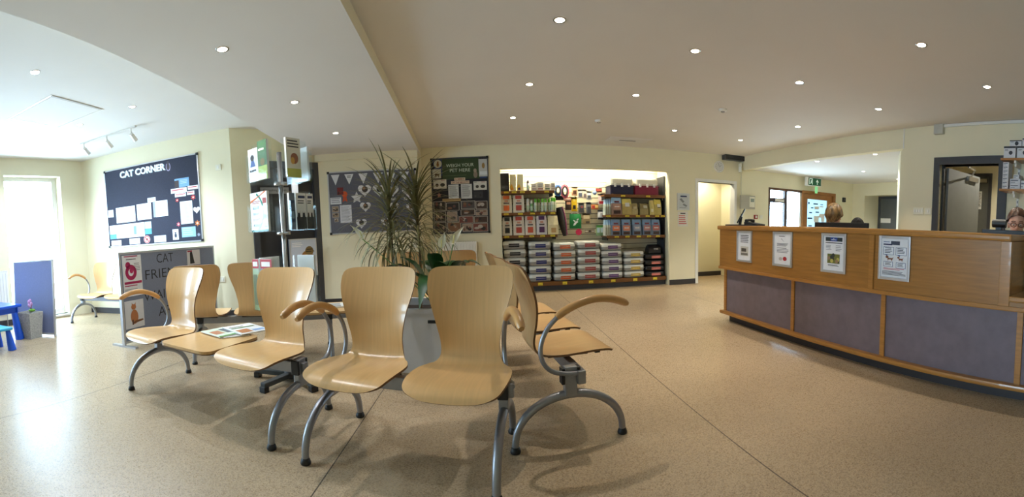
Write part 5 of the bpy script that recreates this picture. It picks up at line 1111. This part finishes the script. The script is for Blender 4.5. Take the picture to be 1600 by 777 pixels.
# things on and behind the desk
o = thing('payment_terminal', 'black tablet till on a flat base at the far end of desk', 'till', (2.86,4.10,1.158), R(-80))
MB().box(-.16,-.12,0,.16,.10,.014,BLACK,.004).build('base', o); MB().tube([(-.05,.02,.01),(-.05,.04,.11)], .018, BLACK, 10).build('stand', o)
s = MB().box(-.12,-.008,-.09,.12,.008,.10,BLACK,.004).rect(-.105,-.075,.105,.085,pm((46,50,58),.15),.0085).build('screen', o, (-.05,.035,.11), (R(-28),0,R(315)))
o = thing('telephone', 'black desk telephone beside the tablet till', 'telephone', (2.86,3.84,1.158), R(-75))
MB().prismy([(-.09,0),(.09,0),(.09,.02),(-.09,.045)], -.08, .08, BLACK).build('base', o)
MB().tube([(-.07,-.07,.055),(-.075,0,.068),(-.07,.07,.055)], [.02,.013,.02], BLACK, 10).build('handset', o)
def monitor(label, x, y, zt, w, rot, cam_=False):
    o = thing('monitor', label, 'monitor', (x,y,.7415), R(rot), 'monitors behind the desk'); H_ = zt-.74; h = .33
    MB().box(-w/2,-.02,H_-h,w/2,.02,H_,BLACK,.006).build('casing', o); MB().rect(-w/2+.012,H_-h+.012,w/2-.012,H_-.012,mat('screen_grey', (60,80,110), .2, emit=(120,150,190), estr=.4),.021).build('screen', o)
    MB().box(-.03,.02,.05,.03,.05,H_-h*.5,BLACK).build('stand', o); MB().box(-.13,-.09,0,.13,.10,.014,BLACK,.004).build('base', o); return o
monitor('black monitor seen from behind over the desk, below the blonde head', 3.14, 2.78, 1.208, .70, 90)
monitor('black monitor in front of the woman in glasses', 3.16, 1.02, 1.19, .50, 96)
o = thing('webcam', 'fat black webcam on top of the monitor before the woman in glasses', 'webcam', (3.14,1.125,1.191), R(96))
MB().box(-.02,-.02,0,.02,.02,.018,BLACK).build('clip', o); MB().tube([(-.055,0,.05),(.055,0,.05)], .033, BLACK, 18).build('barrel', o); MB().disc((-.056,0,.05), .022, DGREY, (-1,0,0)).build('lens_ring', o)

# shelves with cartons at the right edge
for z, lb in ((2.085,'upper oak wall shelf at the right edge, with picture-marked cartons'),(1.715,'lower oak wall shelf at the right edge, with small cartons')):
    o = thing('wall_shelf', lb, 'shelf', (4.80,1.75,z), R(-90), 'oak wall shelves')
    MB().box(0,0,-.028,1.3,.25,0,OAKT,.004).build('board', o)
    for u in (.18,.9): MB().box(u-.012,.02,-.06,u+.012,.25,-.028,WHITEP).prism([(u-.01,.05),(u+.01,.05),(u+.01,.25),(u-.01,.25)], -.16 if 0 else -.10, -.06, WHITEP).build('bracket', o)
o = thing('shelf_upright', 'slotted white upright holding the oak wall shelves', 'shelf upright', (5.045,1.58,1.40)); g = MB().box(-.012,-.014,0,.004,.014,.9,WHITEP)
for k in range(14): g.box(-.0135,-.005,.04+.06*k,-.012,.005,.07+.06*k,DGREY)
g.build('rail', o)
def carton(label, u, z, w, d, h, art, grp='cartons on the oak wall shelves', dy=.02):
    o = thing('carton', label, 'carton', (4.80+dy,1.75-u,z), R(-90), grp); MB().box(0,0,0,w,d,h,pm((226,226,230)),.002).build('box', o)
    b = MB(); art(b, w, h); b.build('print', o, (0,-.001,0)); return o
def c_logo(b, w, h): b.circ(w*.6,h*.45,w*.16,pm((60,60,66)),.001,w*.16).rect(0,h*.84,w,h,pm((50,52,60)),.001).lines(w*.1,h*.6,w*.4,h*.75,2,pm((90,90,96)),.001)
def c_txt(b, w, h): b.rect(w*.08,h*.55,w*.8,h*.75,pm((120,126,140)),.001).rect(w*.08,h*.2,w*.5,h*.35,pm((160,164,174)),.001)
carton('left picture-marked carton on the upper oak shelf', .03, 2.086, .15, .18, .14, c_logo)
carton('right picture-marked carton on the upper oak shelf', .20, 2.086, .16, .18, .14, c_logo)
carton('carton behind, lying on the left picture-marked carton', .10, 2.228, .15, .16, .07, c_logo)
carton('carton on top of the right picture-marked carton', .26, 2.228, .15, .16, .09, c_logo)
for k in range(7): carton(['lowest','second lowest','third lowest','middle','third from top','second from top','topmost'][k]+' thin carton of the tall stack on the lower oak shelf', .03, 1.716+.046*k, .075, .15, .045, c_txt)
for i, (u, z, w, h, lb) in enumerate([(.13,1.716,.13,.06,'low carton right of the tall stack on the lower oak shelf'),(.13,1.777,.13,.06,'middle carton of the short stack on the lower oak shelf'),(.17,1.838,.07,.05,'small carton topping the short stack on the lower oak shelf'),(.27,1.716,.05,.10,'narrow carton next to the short stack'),(.33,1.716,.13,.12,'large carton at the right on the lower oak shelf'),(.30,1.838,.16,.09,'flat carton resting on the large one on lower oak shelf')]):
    carton(lb, u, z, w, .15, h, c_txt)

# ------------------------------------------------------------------ people seated behind the desk
def skin_mesh(nodes, edges, root, sub=2):
    me = bpy.data.meshes.new('tmp'); me.from_pydata([n[0] for n in nodes], edges, []); o = bpy.data.objects.new('tmp', me); COL.objects.link(o)
    mo = o.modifiers.new('s', 'SKIN'); mo.use_smooth_shade = True
    for i, n in enumerate(nodes):
        r = n[1]; me.skin_vertices[0].data[i].radius = (r, r) if not isinstance(r, tuple) else r
        me.skin_vertices[0].data[i].use_root = (i == root)
    o.modifiers.new('u', 'SUBSURF').levels = sub
    dg = bpy.context.evaluated_depsgraph_get(); dg.update()
    r_ = bpy.data.meshes.new_from_object(o.evaluated_get(dg)); bpy.data.objects.remove(o)
    vs = [v.co.copy() for v in r_.vertices]; fs = [tuple(p.vertices) for p in r_.polygons]; bpy.data.meshes.remove(r_); return vs, fs
def merge_remesh(parts, vox):
    b = MB()
    for vs, fs in parts: b.add(vs, fs, SKIN, True)
    o = b.build('tmp'); m_ = o.modifiers.new('r', 'REMESH'); m_.mode = 'VOXEL'; m_.voxel_size = vox; m_.use_smooth_shade = True
    sm = o.modifiers.new('m', 'SMOOTH'); sm.iterations = 3; sm.factor = .4
    dg = bpy.context.evaluated_depsgraph_get(); dg.update(); r_ = bpy.data.meshes.new_from_object(o.evaluated_get(dg)); bpy.data.objects.remove(o)
    r_.materials.clear(); r_.materials.append(SKIN); return r_
def ell(c, r, seg=20, rings=14):
    b = MB(); b.ball(c, r, SKIN, seg, rings); return [Vector(v) for v in b.v], b.f
def person(label, loc, rot, eye, top, hair, cloth, trouser, bow=0., glasses=False, bob=True):
    """seated figure facing local -Y; eye = eye height; head built round it"""
    t = thing('person', label, 'person', (loc[0],loc[1],0), R(rot), 'people behind the desk')
    sh = eye-.27; hip = .50; body = []
    N = [((0,.10,hip),.13),((0,.10,(hip+sh)/2),.125),((0,.07,sh-.06),.13),((0,.06,sh+.03),.06),((0,.05,sh+.10),.055)]
    E = [(0,1),(1,2),(2,3),(3,4)]
    for s_ in (-1,1):
        k = len(N); N += [((s_*.17,.07,sh-.03),.055),((s_*.22,.04,sh-.27),.045),((s_*.16,-.18,.79),.034),((s_*.12,-.26,.775),.026)]; E += [(2,k),(k,k+1),(k+1,k+2),(k+2,k+3)]
        k = len(N); N += [((s_*.10,-.05,hip),.085),((s_*.13,-.34,hip),.065),((s_*.13,-.32,.10),.045),((s_*.13,-.42,.045),.035)]; E += [(0,k),(k,k+1),(k+1,k+2),(k+2,k+3)]
    parts = [skin_mesh(N, E, 0)]
    for s_ in (-1,1):
        hx, hy, hz = s_*.115, -.285, .775
        parts.append(ell((hx,hy,hz), (.036,.05,.016), 12, 8))
        for i, (dx, L_) in enumerate(((-.027,.062),(-.009,.074),(.009,.070),(.026,.055))):
            parts.append(skin_mesh([((hx+dx,hy-.035,hz),.0095),((hx+dx*1.1,hy-.035-L_*.5,hz+.006),.0085),((hx+dx*1.12,hy-.035-L_,hz-.010),.007)], [(0,1),(1,2)], 0, 1))
        parts.append(skin_mesh([((hx-s_*.03,hy-.0,hz),.011),((hx-s_*.058,hy-.03,hz),.0095),((hx-s_*.066,hy-.058,hz-.004),.008)], [(0,1),(1,2)], 0, 1))
    zc = eye+.005; hd = [ell((0,0.0,zc+.035), (.077,.098,.10)), ell((0,-.022,zc-.055), (.060,.070,.072)), ell((0,-.098,zc-.030), (.013,.020,.016),12,8), ell((0,-.088,zc-.008), (.009,.014,.028),12,8), ell((0,-.085,zc-.075), (.025,.014,.008),12,8), ell((0,-.08,zc+.026), (.055,.016,.010),12,8)]
    for s_ in (-1,1): hd.append(ell((s_*.079,.012,zc-.012), (.010,.020,.032),12,8))
    Rb = Matrix.Translation((0,.03,zc-.10)) @ Matrix.Rotation(R(bow), 4, 'X') @ Matrix.Translation((0,-.03,-(zc-.10)))
    Rb = Rb @ Matrix.Identity(4)
    parts += [([Rb @ v for v in vs], fs) for vs, fs in hd]
    link('body', merge_remesh(parts, .0085), t)
    # clothes follow the torso and limbs a little outside the skin
    inf = [(n[0], n[1]+.012) for n in N]; inf[4] = (N[4][0], .035); inf[3] = (N[3][0], .055)
    keep = [0,1,2,3]+[5,6,7,13-4+4-0]
    def sub_(ids, root):
        mp = {a: i for i, a in enumerate(ids)}; return [inf[a] for a in ids], [(mp[a], mp[b_]) for a, b_ in E if a in mp and b_ in mp], mp[root]
    ids = [0,1,2,3,5,6,7,13,14,15]; a_ = skin_mesh(*sub_(ids, 2)); MB().add(*a_, cloth, True).build('top', t)
    ids = [0,9,10,11,17,18,19]; a_ = skin_mesh(*sub_(ids, 0)); MB().add(*a_, trouser, True).build('trousers', t)
    for s_ in (-1,1): MB().ball((s_*.13,-.40,.04), (.05,.12,.04), BLACK, 14, 8).build('shoe', t)
    # eyes
    def on_head(b, n): b.v = [tuple(Rb @ Vector(v)) for v in b.v]; return b.build(n, t)
    for s_ in (-1,1):
        on_head(MB().ball((s_*.032,-.0835,zc-.002), (.0125,.0085,.0075), pm((226,220,212),.3), 12, 8).ball((s_*.032,-.0895,zc-.003), (.0055,.004,.0058), pm((60,44,36),.2), 10, 6), 'eye')
        on_head(MB().tube([(s_*.016,-.097,zc+.028),(s_*.034,-.094,zc+.032),(s_*.054,-.082,zc+.026)], .0035, hair, 6), 'eyebrow')
    on_head(MB().ball((0,-.0975,zc-.076), (.022,.005,.006), mat('lips', (176,100,96), .5), 12, 6), 'lips')
    h = MB(); rnd = random.Random(int(eye*1000))
    lowb = .085 if bob else .03
    for ring_, sc_ in ((0,1.0),(1,1.04)):
        def fn(u, v):
            a = 2*PI*u; back = .5-.5*math.cos(a+PI*.5+PI*.5) if 0 else (math.sin(a)+1)/2       # 1 at the back (+y), 0 at the face
            e0 = math.radians(24*(1-back)**1.6-(54 if bob else 30)*back)                         # where the hair ends on the head
            el = math.radians(90)+(e0-math.radians(90))*v
            r = 1.0+.05*math.sin(9*a+3*v)+.02*math.sin(23*a+ring_)
            vol = (.095 if bob else .087)
            x, y, z = vol*1.02*math.cos(el)*math.cos(a)*r, (.117)*math.cos(el)*math.sin(a)*r+.008, (.122 if bob else .114)*math.sin(el)
            if el < 0: k = 1-.25*(-el/1.0); x *= k+.06; y *= k
            return Vector((x*sc_, y*sc_, zc+.035+z*sc_*(1+.02*math.sin(11*a))))
        h.grid(fn, 64, 18, hair)
    h.v = [tuple(Rb @ Vector(v)) for v in h.v]; h.build('hair', t)
    if glasses:
        g = MB()
        for s_ in (-1,1):
            g.tube([(s_*.034+.026*math.cos(a), -.105, zc-.002+.019*math.sin(a)) for a in [2*PI*k/18 for k in range(19)]], .0026, BLACK, 6, False)
            g.tube([(s_*.060,-.103,zc+.004),(s_*.079,-.06,zc+.006),(s_*.083,.01,zc+.002)], .0024, BLACK, 6)
        g.tube([(-.009,-.107,zc+.002),(.009,-.107,zc+.002)], .0024, BLACK, 6)
        g.v = [tuple(Rb @ Vector(v)) for v in g.v]; g.build('glasses', t)
    st = thing('office_stool', 'swivel stool under the %s' % label.split(',')[0], 'stool', (loc[0]+.10*-math.sin(R(rot)),loc[1]+.10*math.cos(R(rot)),0), R(rot), 'swivel stools behind the desk')
    MB().lathe([(0,.33),(.19,.33),(.205,.35),(.205,.375),(.18,.385),(0,.385)], mat('navy_upholstery', (40,44,60), .8), 24).build('seat', st)
    MB().tube([(0,0,.08),(0,0,.33)], .022, STEEL, 12).build('column', st)
    for k in range(5): a = R(72*k+20); MB().tube([(0,0,.09),(.24*math.cos(a),.24*math.sin(a),.05)], [.022,.014], BLACK, 8).ball((.24*math.cos(a),.24*math.sin(a),.026), .026, BLACK, 10, 8).build('base_leg', st)
    return t
BLOND = mat('streaked_blonde_hair', (122,94,56), .45, var=.8, scale=7, stretch=(6,6,1), bump=.5)
DARKH = mat('black_hair', (20,17,17), .7, var=.2, scale=14, bump=.4, spec=.2)
AUBURN = mat('auburn_hair', (84,54,36), .5, var=.45, scale=10, stretch=(5,5,1.5), bump=.5)
person('person with a streaked blonde bob seen from behind, over the black monitor', (3.60,3.29), 112, 1.277, 1.42, BLOND, mat('navy_tunic', (40,46,74), .8), mat('black_trousers', (30,30,34), .8), 0)
person('person with black hair, only the crown showing right of the blonde', (4.70,3.83), -60, 1.155, 1.30, DARKH, mat('green_tunic', (50,84,76), .8), mat('black_trousers', (30,30,34), .8), 10)
person('person in dark-rimmed glasses with auburn hair at the right edge', (3.62,1.13), -70, 1.252, 1.41, AUBURN, mat('teal_tunic', (40,80,90), .8), mat('black_trousers', (30,30,34), .8), 4, True, False)

# ------------------------------------------------------------------ daylight
w = bpy.data.worlds.new('sky'); SC.world = w; w.use_nodes = True
nt = w.node_tree; bg = nt.nodes['Background']; bg.inputs['Color'].default_value = (.56,.79,1,1); bg.inputs['Strength'].default_value = WORLD
for y0, y1 in ((2.88,4.0),(.5,1.6)):
    L = bpy.data.lights.new('window_portal', 'AREA'); L.shape = 'RECTANGLE'; L.size = 2.5; L.size_y = y1-y0; L.cycles.is_portal = True
    o = bpy.data.objects.new('window_portal', L); COL.objects.link(o); o.location = (-6.9,(y0+y1)/2,1.3); o.rotation_euler = (0, R(-90), 0)
L = bpy.data.lights.new('window_portal', 'AREA'); L.shape = 'RECTANGLE'; L.size = 2.2; L.size_y = 2.0; L.cycles.is_portal = True
o = bpy.data.objects.new('window_portal', L); COL.objects.link(o); o.location = (6.85,7.55,1.0); o.rotation_euler = (R(-90), 0, 0)
SC.view_settings.view_transform = 'Standard'; SC.view_settings.look = 'None'; SC.view_settings.gamma = 1.0; SC.view_settings.use_curve_mapping = False
SC.view_settings.exposure = EXPO
SC.cycles.max_bounces = 8; SC.cycles.diffuse_bounces = 4; SC.cycles.transparent_max_bounces = 12; SC.cycles.use_denoising = True; SC.cycles.sample_clamp_indirect = 6
for o in list(COL.objects):
    for k in ('label', 'category'):
        if k in o and o[k] == '': del o[k]
